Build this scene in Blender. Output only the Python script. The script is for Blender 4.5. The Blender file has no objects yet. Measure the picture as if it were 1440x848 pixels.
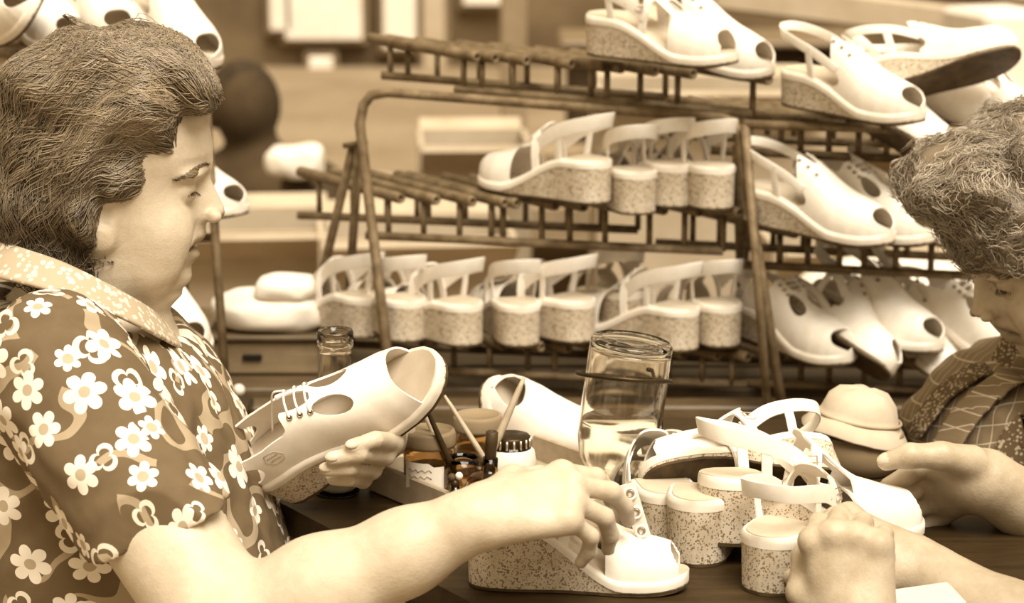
import bpy, bmesh, math, random
import numpy as np
from mathutils import Vector, Matrix

random.seed(7)
RNG = np.random.default_rng(7)
SC = bpy.context.scene
COL = SC.collection
PI = math.pi

# ------------------------------------------------------------------ camera
FPX, PITCH, CZ = 3300.0, math.radians(12.0), 1.43
cam_d = bpy.data.cameras.new('camera')
cam_d.sensor_width = 36.0
cam_d.lens = 36.0 * FPX / 1440.0
cam_d.clip_end = 200
cam_d.dof.use_dof = True
cam_d.dof.focus_distance = 2.17
cam_d.dof.aperture_fstop = 6.3
cam = bpy.data.objects.new('camera', cam_d)
cam.location = (0, 0, CZ)
cam.rotation_euler = (PI / 2 - PITCH, 0, 0)
COL.objects.link(cam)
SC.camera = cam

# ------------------------------------------------------------------ light
w = bpy.data.worlds.new('overcast_sky')
SC.world = w
w.use_nodes = True
bg = w.node_tree.nodes['Background']
bg.inputs[0].default_value = (1.0, 0.77, 0.45, 1)
bg.inputs[1].default_value = 0.5
sun_d = bpy.data.lights.new('sun', 'SUN')
sun_d.energy = 3.9
sun_d.angle = math.radians(38)
sun_d.color = (1.0, 0.92, 0.77)
sun = bpy.data.objects.new('sun', sun_d)
sun.rotation_euler = (math.radians(28), math.radians(14), 0)
COL.objects.link(sun)
SC.view_settings.view_transform = 'Standard'
SC.view_settings.look = 'None'
SC.view_settings.gamma = 1
SC.view_settings.exposure = 0.70

# ------------------------------------------------------------------ layout helper
def at(px, py, Y=None, Z=None):
    dx = (px - 720.0) / FPX
    dv = (424.0 - py) / FPX
    d = np.array([dx, math.cos(PITCH) + dv * math.sin(PITCH), -math.sin(PITCH) + dv * math.cos(PITCH)])
    t = Y / d[1] if Y is not None else (Z - CZ) / d[2]
    return np.array([0, 0, CZ]) + d * t
V = lambda p: Vector((float(p[0]), float(p[1]), float(p[2])))

# ------------------------------------------------------------------ materials (sepia-toned matter)
def sep(v):
    """linear colour of a matter whose grey value is v (0..1): the darker, the browner"""
    return (v, v * (0.50 + 0.47 * v ** 0.5), v * (0.16 + 0.78 * v ** 0.75), 1)

def newmat(name):
    m = bpy.data.materials.new(name)
    m.use_nodes = True
    nt = m.node_tree
    b = nt.nodes['Principled BSDF']
    return m, nt, b

def N(nt, typ, **kw):
    n = nt.nodes.new(typ)
    for k, v in kw.items():
        setattr(n, k, v)
    return n

def ramp(nt, fac, stops, interp='LINEAR'):
    r = N(nt, 'ShaderNodeValToRGB')
    r.color_ramp.interpolation = interp
    els = r.color_ramp.elements
    while len(els) < len(stops):
        els.new(0.5)
    for e, (p, c) in zip(els, stops):
        e.position = p
        e.color = c if len(c) == 4 else (*c, 1)
    nt.links.new(fac, r.inputs[0])
    return r.outputs[0]

def mathn(nt, op, a, b=None, c=None):
    n = N(nt, 'ShaderNodeMath', operation=op)
    for i, x in enumerate((a, b, c)):
        if x is None:
            continue
        if isinstance(x, (int, float)):
            n.inputs[i].default_value = x
        else:
            nt.links.new(x, n.inputs[i])
    return n.outputs[0]

def mixc(nt, fac, a, b):
    n = N(nt, 'ShaderNodeMix', data_type='RGBA')
    for s, x in ((n.inputs[0], fac), (n.inputs[6], a), (n.inputs[7], b)):
        if isinstance(x, (int, float, tuple)):
            s.default_value = x
        else:
            nt.links.new(x, s)
    return n.outputs[2]

def noise(nt, vec, scale, detail=3, rough=0.5):
    n = N(nt, 'ShaderNodeTexNoise')
    n.inputs['Scale'].default_value = scale
    n.inputs['Detail'].default_value = detail
    n.inputs['Roughness'].default_value = rough
    if vec is not None:
        nt.links.new(vec, n.inputs['Vector'])
    return n.outputs['Fac']

def objco(nt):
    return N(nt, 'ShaderNodeTexCoord').outputs['Object']

def bump(nt, b, h, strength=0.2, dist=0.002):
    n = N(nt, 'ShaderNodeBump')
    n.inputs['Strength'].default_value = strength
    n.inputs['Distance'].default_value = dist
    nt.links.new(h, n.inputs['Height'])
    nt.links.new(n.outputs[0], b.inputs['Normal'])

def mat_plain(name, v0, v1, scale=30, rough=0.6, bmp=0.15, metal=0.0, bdist=0.002, spec=0.3):
    m, nt, b = newmat(name)
    o = objco(nt)
    f = noise(nt, o, scale, 5, 0.6)
    nt.links.new(ramp(nt, f, [(0.3, sep(v0)), (0.7, sep(v1))]), b.inputs['Base Color'])
    b.inputs['Roughness'].default_value = rough
    b.inputs['Metallic'].default_value = metal
    b.inputs['Specular IOR Level'].default_value = spec
    if bmp:
        bump(nt, b, f, bmp, bdist)
    return m

M = {}
M['leather'] = mat_plain('white_leather', 0.80, 0.88, 60, 0.45, 0.05)
M['midsole'] = mat_plain('white_midsole', 0.72, 0.82, 40, 0.5, 0.05)
M['insole'] = mat_plain('pale_insole', 0.50, 0.58, 40, 0.6, 0.05)
M['lining'] = mat_plain('tan_lining', 0.42, 0.5, 40, 0.7, 0.05)
M['outsole'] = mat_plain('dark_outsole', 0.03, 0.10, 55, 0.6, 0.2)
M['eyelet'] = mat_plain('eyelet_metal', 0.35, 0.5, 60, 0.35, 0.0, 0.7)
M['lace'] = mat_plain('white_lace', 0.78, 0.86, 200, 0.8, 0.2)
M['rust_tube'] = mat_plain('rusty_steel_tube', 0.10, 0.26, 45, 0.6, 0.3, 0.2)
M['dark_metal'] = mat_plain('dark_metal', 0.03, 0.06, 60, 0.4, 0.1, 0.6)
M['bright_metal'] = mat_plain('bright_metal', 0.5, 0.7, 60, 0.3, 0.0, 0.8)
M['cardboard'] = mat_plain('tan_cardboard', 0.22, 0.31, 8, 0.9, 0.05)
M['cardboard_light'] = mat_plain('pale_cardboard', 0.40, 0.50, 8, 0.9, 0.05)
M['cloth_white'] = mat_plain('white_cloth', 0.72, 0.84, 18, 0.9, 0.3, 0, 0.006)
M['cloth_tan'] = mat_plain('tan_cloth', 0.30, 0.44, 6, 0.9, 0.3, 0, 0.01)
M['cloth_dark'] = mat_plain('dark_cloth', 0.035, 0.08, 6, 0.9, 0.3, 0, 0.01)
M['dark_hair_far'] = mat_plain('dark_hair_far', 0.02, 0.05, 30, 0.8)
M['black_void'] = mat_plain('slot_shade_black', 0.004, 0.008, 20, 0.7)
M['paper'] = mat_plain('white_paper', 0.74, 0.8, 30, 0.8, 0.05)
M['rubber'] = mat_plain('dark_rubber', 0.035, 0.06, 40, 0.5, 0.05)
M['pot'] = mat_plain('brown_pot', 0.20, 0.28, 12, 0.5, 0.1)
M['hat'] = mat_plain('pale_felt', 0.50, 0.62, 18, 0.9, 0.2)
M['nail'] = mat_plain('fingernail', 0.55, 0.62, 40, 0.3, 0.0)
M['white_paint_bg'] = mat_plain('white_panel', 0.75, 0.85, 5, 0.8, 0.05)

def mat_wood(name, v0, v1, scale=6, stretch=(1, 12, 12), rough=0.5):
    m, nt, b = newmat(name)
    o = objco(nt)
    mp = N(nt, 'ShaderNodeMapping')
    mp.inputs['Scale'].default_value = stretch
    nt.links.new(o, mp.inputs[0])
    f = noise(nt, mp.outputs[0], scale, 6, 0.65)
    f2 = noise(nt, o, 40, 4, 0.7)
    mx = mathn(nt, 'ADD', mathn(nt, 'MULTIPLY', f, 0.7), mathn(nt, 'MULTIPLY', f2, 0.3))
    nt.links.new(ramp(nt, mx, [(0.32, sep(v0)), (0.68, sep(v1))]), b.inputs['Base Color'])
    b.inputs['Roughness'].default_value = rough
    bump(nt, b, mx, 0.2, 0.002)
    return m
M['wood_dark'] = mat_wood('dark_table_wood', 0.022, 0.06, rough=0.5)
M['wood_dark'].node_tree.nodes['Principled BSDF'].inputs['Specular IOR Level'].default_value = 0.15
M['wood_mid'] = mat_wood('weathered_wood', 0.14, 0.26)
M['wood_light'] = mat_wood('pale_tray_wood', 0.36, 0.5)
M['wood_stand'] = mat_wood('grey_brown_stand_wood', 0.05, 0.13)

def mat_cork():
    m, nt, b = newmat('speckled_cork')
    o = objco(nt)
    n1 = noise(nt, o, 260, 2, 0.5)
    vv = N(nt, 'ShaderNodeVectorMath', operation='SCALE')
    vo = N(nt, 'ShaderNodeTexVoronoi', feature='F1')
    vo.inputs['Scale'].default_value = 400
    vo.inputs['Randomness'].default_value = 1
    nt.links.new(o, vo.inputs['Vector'])
    size = mathn(nt, 'MULTIPLY', mathn(nt, 'SUBTRACT', noise(nt, o, 170, 2), 0.17), 1.10)
    dots = mathn(nt, 'LESS_THAN', vo.outputs['Distance'], size)
    base = ramp(nt, noise(nt, o, 35, 3), [(0.35, sep(0.50)), (0.7, sep(0.64))])
    nt.links.new(mixc(nt, dots, base, sep(0.22)), b.inputs['Base Color'])
    b.inputs['Roughness'].default_value = 0.8
    bump(nt, b, n1, 0.25, 0.001)
    return m
M['cork'] = mat_cork()
M['cork_plain'] = mat_plain('smooth_cork', 0.34, 0.48, 45, 0.85, 0.1)

def mat_skin(name, v, v2):
    m, nt, b = newmat(name)
    o = objco(nt)
    f = noise(nt, o, 55, 5, 0.65)
    col = ramp(nt, f, [(0.3, sep(v2)), (0.62, sep(v))])
    a = N(nt, 'ShaderNodeAttribute', attribute_name='tint')
    nt.links.new(mixc(nt, a.outputs['Fac'], col, sep(v * 0.42)), b.inputs['Base Color'])
    b.inputs['Roughness'].default_value = 0.45
    b.inputs['Specular IOR Level'].default_value = 0.35
    vo = N(nt, 'ShaderNodeTexVoronoi')
    vo.inputs['Scale'].default_value = 420
    nt.links.new(o, vo.inputs['Vector'])
    hh = mathn(nt, 'ADD', mathn(nt, 'MULTIPLY', vo.outputs['Distance'], 0.25), noise(nt, o, 90, 4, 0.7))
    bump(nt, b, hh, 0.22, 0.002)
    return m
M['skin_fair'] = mat_skin('fair_skin', 0.56, 0.49)
M['skin_tanned'] = mat_skin('tanned_skin', 0.50, 0.40)

def mat_hair(name, dark, light, rough=0.42):
    m, nt, b = newmat(name)
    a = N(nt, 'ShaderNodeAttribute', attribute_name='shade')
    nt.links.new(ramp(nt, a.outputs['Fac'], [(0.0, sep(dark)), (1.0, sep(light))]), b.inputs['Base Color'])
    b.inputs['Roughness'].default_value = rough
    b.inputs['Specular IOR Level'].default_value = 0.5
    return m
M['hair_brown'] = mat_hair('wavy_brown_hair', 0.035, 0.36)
M['hair_grey'] = mat_hair('greying_curly_hair', 0.10, 0.6)
M['brow'] = mat_hair('brow_hair', 0.09, 0.26)
M['eye'] = mat_plain('eye_dark', 0.04, 0.10, 200, 0.15, 0)

def mat_print():
    """brown summer cotton with white six-petal flowers, rings of clover outline and tan scrolls (flat print)"""
    m, nt, b = newmat('flower_print_cotton')
    at_ = N(nt, 'ShaderNodeAttribute', attribute_name='pat')
    vec = at_.outputs['Vector']
    wob = N(nt, 'ShaderNodeTexNoise'); wob.inputs['Scale'].default_value = 9; wob.inputs['Detail'].default_value = 1
    nt.links.new(vec, wob.inputs['Vector'])
    # scrolls: thick contour bands of a low noise
    sc1 = noise(nt, vec, 17, 0.4)
    band = mathn(nt, 'LESS_THAN', mathn(nt, 'ABSOLUTE', mathn(nt, 'SUBTRACT', sc1, 0.5)), 0.035)
    brk = mathn(nt, 'GREATER_THAN', noise(nt, vec, 13.7, 0.3), 0.44)
    band = mathn(nt, 'MULTIPLY', band, brk)
    def flowers(scale, off, rad, petals, ring, thr):
        mp = N(nt, 'ShaderNodeMapping'); mp.inputs['Location'].default_value = off
        nt.links.new(vec, mp.inputs[0])
        vo = N(nt, 'ShaderNodeTexVoronoi', voronoi_dimensions='2D')
        vo.inputs['Scale'].default_value = scale
        vo.inputs['Randomness'].default_value = 0.62
        nt.links.new(mp.outputs[0], vo.inputs['Vector'])
        df = N(nt, 'ShaderNodeVectorMath', operation='SUBTRACT')
        nt.links.new(mp.outputs[0], df.inputs[0])
        nt.links.new(vo.outputs['Position'], df.inputs[1])
        sx = N(nt, 'ShaderNodeSeparateXYZ'); nt.links.new(df.outputs[0], sx.inputs[0])
        ang = mathn(nt, 'ARCTAN2', sx.outputs[1], sx.outputs[0])
        ln = mathn(nt, 'SQRT', mathn(nt, 'ADD', mathn(nt, 'MULTIPLY', sx.outputs[0], sx.outputs[0]), mathn(nt, 'MULTIPLY', sx.outputs[1], sx.outputs[1])))
        cs = N(nt, 'ShaderNodeSeparateColor'); nt.links.new(vo.outputs['Color'], cs.inputs[0])
        a2 = mathn(nt, 'ADD', mathn(nt, 'MULTIPLY', ang, petals / 2.0), mathn(nt, 'MULTIPLY', cs.outputs[1], 6.0))
        pet = mathn(nt, 'POWER', mathn(nt, 'ABSOLUTE', mathn(nt, 'COSINE', a2)), 0.55)
        R = mathn(nt, 'MULTIPLY', mathn(nt, 'ADD', mathn(nt, 'MULTIPLY', pet, 0.55), 0.45), mathn(nt, 'ADD', mathn(nt, 'MULTIPLY', cs.outputs[2], rad * 0.45), rad * 0.72))
        q = mathn(nt, 'DIVIDE', ln, R)
        inside = mathn(nt, 'LESS_THAN', q, 1.0)
        keep = mathn(nt, 'GREATER_THAN', cs.outputs[0], thr)
        if ring:
            inside = mathn(nt, 'MULTIPLY', inside, mathn(nt, 'GREATER_THAN', q, 0.66))
        inside = mathn(nt, 'MULTIPLY', inside, keep)
        core = mathn(nt, 'MULTIPLY', mathn(nt, 'LESS_THAN', ln, rad * 0.30), keep)
        return inside, core
    f1, c1 = flowers(21, (0.013, 0.021, 0), 0.0175, 6, False, 0.12)
    f2, c2 = flowers(17, (0.31, 0.12, 0), 0.0155, 3, True, 0.42)
    cl = mixc(nt, noise(nt, vec, 60, 3), sep(0.105), sep(0.15))
    c = mixc(nt, band, cl, sep(0.36))
    c = mixc(nt, f2, c, sep(0.74))
    c = mixc(nt, f1, c, sep(0.78))
    c = mixc(nt, c1, c, sep(0.42))
    nt.links.new(c, b.inputs['Base Color'])
    b.inputs['Roughness'].default_value = 0.85
    bump(nt, b, noise(nt, vec, 12, 3), 0.5, 0.01)
    return m
M['print'] = mat_print()

def mat_collar(name, v0, v1, scale):
    m, nt, b = newmat(name)
    o = objco(nt)
    vo = N(nt, 'ShaderNodeTexVoronoi'); vo.inputs['Scale'].default_value = scale
    nt.links.new(o, vo.inputs['Vector'])
    d = mathn(nt, 'LESS_THAN', vo.outputs['Distance'], mathn(nt, 'MULTIPLY', noise(nt, o, scale * 0.4, 3), 0.75))
    nt.links.new(mixc(nt, d, sep(v0), sep(v1)), b.inputs['Base Color'])
    b.inputs['Roughness'].default_value = 0.9
    return m
M['collar'] = mat_collar('pale_embroidered_collar', 0.42, 0.66, 150)
M['calico'] = mat_collar('small_flower_calico', 0.12, 0.45, 230)

def mat_plaid():
    m, nt, b = newmat('windowpane_check_cotton')
    a = N(nt, 'ShaderNodeAttribute', attribute_name='pat')
    sx = N(nt, 'ShaderNodeSeparateXYZ'); nt.links.new(a.outputs['Vector'], sx.inputs[0])
    def lines(ch, per, wid):
        f = mathn(nt, 'FRACT', mathn(nt, 'DIVIDE', ch, per))
        return mathn(nt, 'LESS_THAN', f, wid)
    l = mathn(nt, 'MAXIMUM', lines(sx.outputs[0], 0.017, 0.07), lines(sx.outputs[1], 0.017, 0.07))
    base = mixc(nt, noise(nt, a.outputs['Vector'], 70, 4), sep(0.16), sep(0.28))
    nt.links.new(mixc(nt, l, base, sep(0.55)), b.inputs['Base Color'])
    b.inputs['Roughness'].default_value = 0.9
    bump(nt, b, noise(nt, a.outputs['Vector'], 14, 3), 0.6, 0.012)
    return m
M['plaid'] = mat_plaid()

def mat_glass(name, tint, rough=0.02, ior=1.45):
    m, nt, b = newmat(name)
    b.inputs['Base Color'].default_value = tint
    b.inputs['Transmission Weight'].default_value = 1.0
    b.inputs['Roughness'].default_value = rough
    b.inputs['IOR'].default_value = ior
    return m
M['glass'] = mat_glass('clear_glass', (0.98, 0.95, 0.88, 1), 0.05, 1.38)
M['glass_brown'] = mat_glass('amber_glass', (0.75, 0.58, 0.36, 1), 0.02, 1.35)
M['water'] = mat_glass('cloudy_water', (0.97, 0.95, 0.90, 1), 0.05, 1.10)

# ------------------------------------------------------------------ object helpers
def mesh_from(name, verts, faces, smooth=True):
    me = bpy.data.meshes.new(name)
    verts = np.asarray(verts, dtype=np.float64)
    if isinstance(faces, np.ndarray):
        me.vertices.add(len(verts)); me.vertices.foreach_set('co', verts.ravel())
        n, k = faces.shape
        me.loops.add(n * k); me.loops.foreach_set('vertex_index', faces.ravel().astype(np.int32))
        me.polygons.add(n); me.polygons.foreach_set('loop_start', np.arange(0, n * k, k, dtype=np.int32))
        me.polygons.foreach_set('loop_total', np.full(n, k, dtype=np.int32))
        me.update(calc_edges=True)
    else:
        me.from_pydata([tuple(v) for v in verts], [], faces)
        me.update()
    if smooth:
        me.polygons.foreach_set('use_smooth', np.ones(len(me.polygons), dtype=bool))
    return me

def link(name, me, mat=None, parent=None, keep_world=True):
    o = bpy.data.objects.new(name, me)
    if me is not None and mat is not None and len(me.materials) == 0:
        me.materials.append(M[mat] if isinstance(mat, str) else mat)
    COL.objects.link(o)
    if parent is not None:
        o.parent = parent
        if keep_world:
            o.matrix_parent_inverse = parent_world(parent).inverted()
    return o

def parent_world(p):
    mw = p.matrix_basis.copy()
    if p.parent is not None:
        mw = parent_world(p.parent) @ p.matrix_parent_inverse @ mw
    return mw

def tag(o, label=None, cat=None, group=None, kind=None):
    if label: o['label'] = label
    if cat: o['category'] = cat
    if group: o['group'] = group
    if kind: o['kind'] = kind
    return o

def thing(name, loc, label=None, cat=None, group=None, kind=None):
    o = bpy.data.objects.new(name, None)
    o.empty_display_size = 0.05
    o.location = V(loc)
    COL.objects.link(o)
    return tag(o, label, cat, group, kind)

class MB:
    def __init__(s):
        s.v = []; s.f = []
    def add(s, vs, fs):
        n = len(s.v)
        s.v.extend([tuple(map(float, p)) for p in vs])
        s.f.extend([tuple(i + n for i in f) for f in fs])
        return s
    def box(s, c, size, R=None, bevel=0.0):
        hx, hy, hz = [x / 2 for x in size]
        b = min(bevel, hx * .9, hy * .9, hz * .9)
        if b <= 0:
            vs = [Vector((x, y, z)) for x in (-hx, hx) for y in (-hy, hy) for z in (-hz, hz)]
            fs = [(0, 1, 3, 2), (4, 6, 7, 5), (0, 4, 5, 1), (2, 3, 7, 6), (0, 2, 6, 4), (1, 5, 7, 3)]
        else:
            bm = bmesh.new()
            bmesh.ops.create_cube(bm, size=1)
            for v in bm.verts:
                v.co = Vector((v.co.x * 2 * hx, v.co.y * 2 * hy, v.co.z * 2 * hz))
            bmesh.ops.bevel(bm, geom=bm.edges[:], offset=b, segments=1, affect='EDGES')
            bm.verts.index_update()
            vs = [v.co.copy() for v in bm.verts]
            fs = [tuple(v.index for v in f.verts) for f in bm.faces]
            bm.free()
        c = V(c)
        return s.add([(R @ v if R else v) + c for v in vs], fs)
    def tube(s, pts, r, seg=8, closed=False, caps=True):
        vs, fs = tube(pts, r, seg, closed, caps)
        return s.add(vs, fs)
    def lathe(s, prof, seg=24, M4=None):
        vs, fs = lathe(prof, seg)
        if M4 is not None:
            vs = [M4 @ Vector(v) for v in vs]
        return s.add(vs, fs)
    def build(s, name, mat, parent=None, smooth=True, keep_world=True):
        return link(name, mesh_from(name, s.v, s.f, smooth), mat, parent, keep_world)

def tube(pts, r, seg=8, closed=False, caps=True):
    P = [V(p) for p in pts]
    n = len(P)
    rs = r if isinstance(r, (list, tuple, np.ndarray)) else [r] * n
    T = []
    for i in range(n):
        a = P[(i - 1) % n] if (closed or i > 0) else P[i]
        b = P[(i + 1) % n] if (closed or i < n - 1) else P[i]
        t = b - a
        T.append(t.normalized() if t.length > 1e-9 else Vector((0, 0, 1)))
    u = T[0].orthogonal().normalized()
    vs, fs = [], []
    for i in range(n):
        u = (u - T[i] * u.dot(T[i]))
        u = u.normalized() if u.length > 1e-6 else T[i].orthogonal().normalized()
        w_ = T[i].cross(u)
        for k in range(seg):
            a = 2 * PI * k / seg
            vs.append(P[i] + (u * math.cos(a) + w_ * math.sin(a)) * rs[i])
    m = n if closed else n - 1
    for i in range(m):
        for k in range(seg):
            a, b = i * seg + k, i * seg + (k + 1) % seg
            c, d = ((i + 1) % n) * seg + (k + 1) % seg, ((i + 1) % n) * seg + k
            fs.append((a, b, c, d))
    if caps and not closed:
        fs.append(tuple(range(seg - 1, -1, -1)))
        fs.append(tuple((n - 1) * seg + k for k in range(seg)))
    return vs, fs

def lathe(prof, seg=24):
    vs, fs = [], []
    for r, z in prof:
        for k in range(seg):
            a = 2 * PI * k / seg
            vs.append((r * math.cos(a), r * math.sin(a), z))
    for i in range(len(prof) - 1):
        for k in range(seg):
            fs.append((i * seg + k, i * seg + (k + 1) % seg, (i + 1) * seg + (k + 1) % seg, (i + 1) * seg + k))
    if prof[0][0] > 1e-4: fs.append(tuple(range(seg - 1, -1, -1)))
    if prof[-1][0] > 1e-4: fs.append(tuple((len(prof) - 1) * seg + k for k in range(seg)))
    return vs, fs

def catmull(pts, n=6, closed=False):
    P = np.array([np.asarray(p, float) for p in pts])
    m = len(P); out = []
    R = range(m) if closed else range(m - 1)
    for i in R:
        p0 = P[(i - 1) % m] if (closed or i > 0) else 2 * P[0] - P[1]
        p1, p2 = P[i], P[(i + 1) % m]
        p3 = P[(i + 2) % m] if (closed or i < m - 2) else 2 * P[-1] - P[-2]
        for k in range(n):
            t = k / n
            out.append(0.5 * ((2 * p1) + (-p0 + p2) * t + (2 * p0 - 5 * p1 + 4 * p2 - p3) * t * t + (-p0 + 3 * p1 - 3 * p2 + p3) * t ** 3))
    if not closed: out.append(P[-1])
    return np.array(out)

def ribbon(pts, wdir, width, thick, mb, closed=False):
    """flat strap along pts; wdir = list of across-vectors (unit)"""
    P = [V(p) for p in pts]; n = len(P)
    vs, fs = [], []
    for i in range(n):
        a = P[(i - 1) % n] if (closed or i > 0) else P[i]
        b = P[(i + 1) % n] if (closed or i < n - 1) else P[i]
        t = (b - a).normalized()
        wv = V(wdir[i] if isinstance(wdir, (list, np.ndarray)) and not isinstance(wdir, tuple) else wdir)
        wv = (wv - t * wv.dot(t)).normalized()
        nn = t.cross(wv).normalized()
        ww = width[i] if isinstance(width, (list, np.ndarray)) else width
        for a_, b_ in ((-.5, -.35), (-.5, .35), (-.42, .5), (.42, .5), (.5, .35), (.5, -.35), (.42, -.5), (-.42, -.5)):
            vs.append(P[i] + wv * (a_ * ww) + nn * (b_ * thick))
    m = n if closed else n - 1
    for i in range(m):
        for k in range(8):
            j = (i + 1) % n
            fs.append((i * 8 + k, i * 8 + (k + 1) % 8, j * 8 + (k + 1) % 8, j * 8 + k))
    if not closed:
        fs.append(tuple(range(7, -1, -1))); fs.append(tuple((n - 1) * 8 + k for k in range(8)))
    mb.add(vs, fs)
    return mb
# ------------------------------------------------------------------ shoes
SL = 0.245
_wu = [0, .006, .02, .05, .10, .2, .32, .45, .57, .68, .79, .88, .94, .975, .993, 1]
_ww = [0, .0095, .0175, .0255, .0305, .033, .032, .033, .0375, .0415, .0405, .035, .0275, .019, .010, 0]
def sh_w(u): return np.interp(u, _wu, _ww)
def sh_c(u): return 0.004 * np.sin(np.clip((u - .3) / .7, 0, 1) * PI)
def sh_top(u, H): 
    t = np.clip((u - .22) / .50, 0, 1); s = t * t * (3 - 2 * t)
    return H - (H - .017) * s + .006 * np.clip((u - .8) / .2, 0, 1) ** 2
def sh_bot(u): return .006 * np.clip((u - .8) / .2, 0, 1) ** 2
_hu = [0, .05, .1, .2, .35, .45, .52, .6, .7, .8, .88, .94, .975, .993, 1]
_hh = [.056, .057, .058, .060, .064, .063, .060, .054, .047, .041, .036, .031, .0245, .015, .004]
def S_up(u, th, H, off=0.0):
    wv = np.maximum(sh_w(u) - .0015, 0) + off
    h = np.interp(u, _hu, _hh) + off
    c, s = np.cos(th), np.sin(th)
    y = sh_c(u) + wv * np.sign(c) * np.abs(c) ** .72
    z = sh_top(u, H) + h * np.abs(s) ** .95
    return np.stack([u * SL, y, z], -1)

def sections(us, pts_fn):
    """loft of closed sections; pts_fn(u) -> list of (y,z)"""
    vs, fs = [], []
    k = None
    for u in us:
        sec = pts_fn(u); k = len(sec)
        vs += [(u * SL, y, z) for y, z in sec]
    n = len(us)
    for i in range(n - 1):
        for j in range(k):
            fs.append((i * k + j, i * k + (j + 1) % k, (i + 1) * k + (j + 1) % k, (i + 1) * k + j))
    fs.append(tuple(range(k - 1, -1, -1))); fs.append(tuple((n - 1) * k + j for j in range(k)))
    return vs, fs

def fix_normals(me, sharp=None):
    bm = bmesh.new(); bm.from_mesh(me)
    bmesh.ops.remove_doubles(bm, verts=bm.verts, dist=1e-6)
    bmesh.ops.recalc_face_normals(bm, faces=bm.faces)
    bm.to_mesh(me); bm.free()
    me.polygons.foreach_set('use_smooth', np.ones(len(me.polygons), dtype=bool))
    me.set_sharp_from_angle(angle=math.radians(sharp or 40))
    return me

def clip_upper(keep, H, nu=64, nt=40, thick=0.0022, off=0.0):
    t = np.linspace(0, 1, nu); us = (1 - np.cos(PI * t)) / 2
    ths = np.linspace(0.0, PI, nt)
    U, T = np.meshgrid(us, ths, indexing='ij')
    F = keep(U, T)
    verts, key, faces = [], {}, []
    def vid(u, th):
        k = (round(u, 6), round(th, 5))
        if k not in key:
            key[k] = len(verts); verts.append((u, th))
        return key[k]
    for i in range(nu - 1):
        for j in range(nt - 1):
            cs = [(i, j), (i + 1, j), (i + 1, j + 1), (i, j + 1)]
            fv = [F[a] for a in cs]
            if min(fv) >= 0: continue
            poly = []
            for q in range(4):
                a, b = cs[q], cs[(q + 1) % 4]
                fa, fb = F[a], F[b]
                if fa < 0: poly.append(vid(U[a], T[a]))
                if (fa < 0) != (fb < 0):
                    s = fa / (fa - fb)
                    poly.append(vid(U[a] + (U[b] - U[a]) * s, T[a] + (T[b] - T[a]) * s))
            poly = [p for q, p in enumerate(poly) if p != poly[q - 1]]
            if len(poly) >= 3: faces.append(tuple(poly))
    uv = np.array(verts)
    P = S_up(uv[:, 0], uv[:, 1], H, off)
    bm = bmesh.new()
    bv = [bm.verts.new(p) for p in P]
    for f in faces:
        try: bm.faces.new([bv[i] for i in f])
        except ValueError: pass
    bmesh.ops.remove_doubles(bm, verts=bm.verts, dist=2e-5)
    bmesh.ops.dissolve_degenerate(bm, edges=bm.edges, dist=1e-6)
    bmesh.ops.recalc_face_normals(bm, faces=bm.faces)
    # outward
    c = Vector((SL * .5, 0, .02)); tot = sum(f.normal.dot(f.calc_center_median() - c) * f.calc_area() for f in bm.faces)
    if tot < 0: bmesh.ops.reverse_faces(bm, faces=bm.faces)
    bmesh.ops.solidify(bm, geom=bm.faces[:], thickness=thick)
    me = bpy.data.meshes.new('upper')
    bm.to_mesh(me); bm.free()
    me.polygons.foreach_set('use_smooth', np.ones(len(me.polygons), dtype=bool))
    me.set_sharp_from_angle(angle=math.radians(50))
    return me

def qv(T): return np.minimum(T, PI - T) / (PI / 2)

def ell(a, b, ca, cb, ra, rb): return np.sqrt(((a - ca) / ra) ** 2 + ((b - cb) / rb) ** 2) - 1

def keep_lace(U, T):
    q = qv(T); hgt = np.interp(U, _hu, _hh) * np.sin(T)
    topline = np.interp(U, [0, .12, .25, .37, .41, .43, .50, .52, 1], [.042, .041, .038, .043, .052, .2, .2, .2, .2])
    f = (hgt - topline) / .02
    slot = ell(U, q, .45, 1.03, .085, .17)                # gap between the lace facings
    side = ell(U, q, .595, .76, .072, .19)                 # oval window at the instep
    heel = ell(U, hgt, .085, .018, .085, .0125)            # window beside the heel
    toe = ell(U, q, 1.0, 1.02, .105, .74)
    for hole in (slot, side, heel, toe): f = np.maximum(f, -hole)
    return f

def keep_open(U, T):
    q = qv(T)
    f = np.maximum(keep_lace(U, np.where(U > .8, .3, T)), U - (.855 + .012 * np.cos(q * PI)))
    return np.maximum(f, np.where(U > .8, -1, f))

def keep_peep(U, T):
    q = qv(T); hgt = np.interp(U, _hu, _hh) * np.sin(T)
    f = (.36 + .10 * (1 - q) - U) * 6                       # vamp from the instep forward
    slot = ell(U, q, .36, 1.03, .12, .13)
    side = ell(U, hgt, .40, .017, .10, .0125)
    toe = ell(U, q, 1.0, 1.02, .10, .70)
    for hole in (slot, side, toe): f = np.maximum(f, -hole)
    return f

def keep_tbar(U, T):
    q = qv(T)
    back = np.where(q > .66, .40, .64 - .03 * np.sin(q / .66 * PI))
    f = (.63 - U) * 7
    bar = np.maximum(.42 - U, np.maximum(U - .70, (.70 - q) * .5)) * 7
    side = np.abs(U - (.44 + .05 * q)) * 7 - .16
    f = np.minimum(np.minimum(f, bar), side)
    win = ell(U, q, .66, .36, .07, .30)
    tear = ell(U, q, .60, 1.0, .05, .13)
    toe = ell(U, q, 1.0, 1.02, .085, .86)
    for hole in (tear, toe): f = np.maximum(f, -hole)
    f = np.maximum(f, U - .955)
    return f

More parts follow.
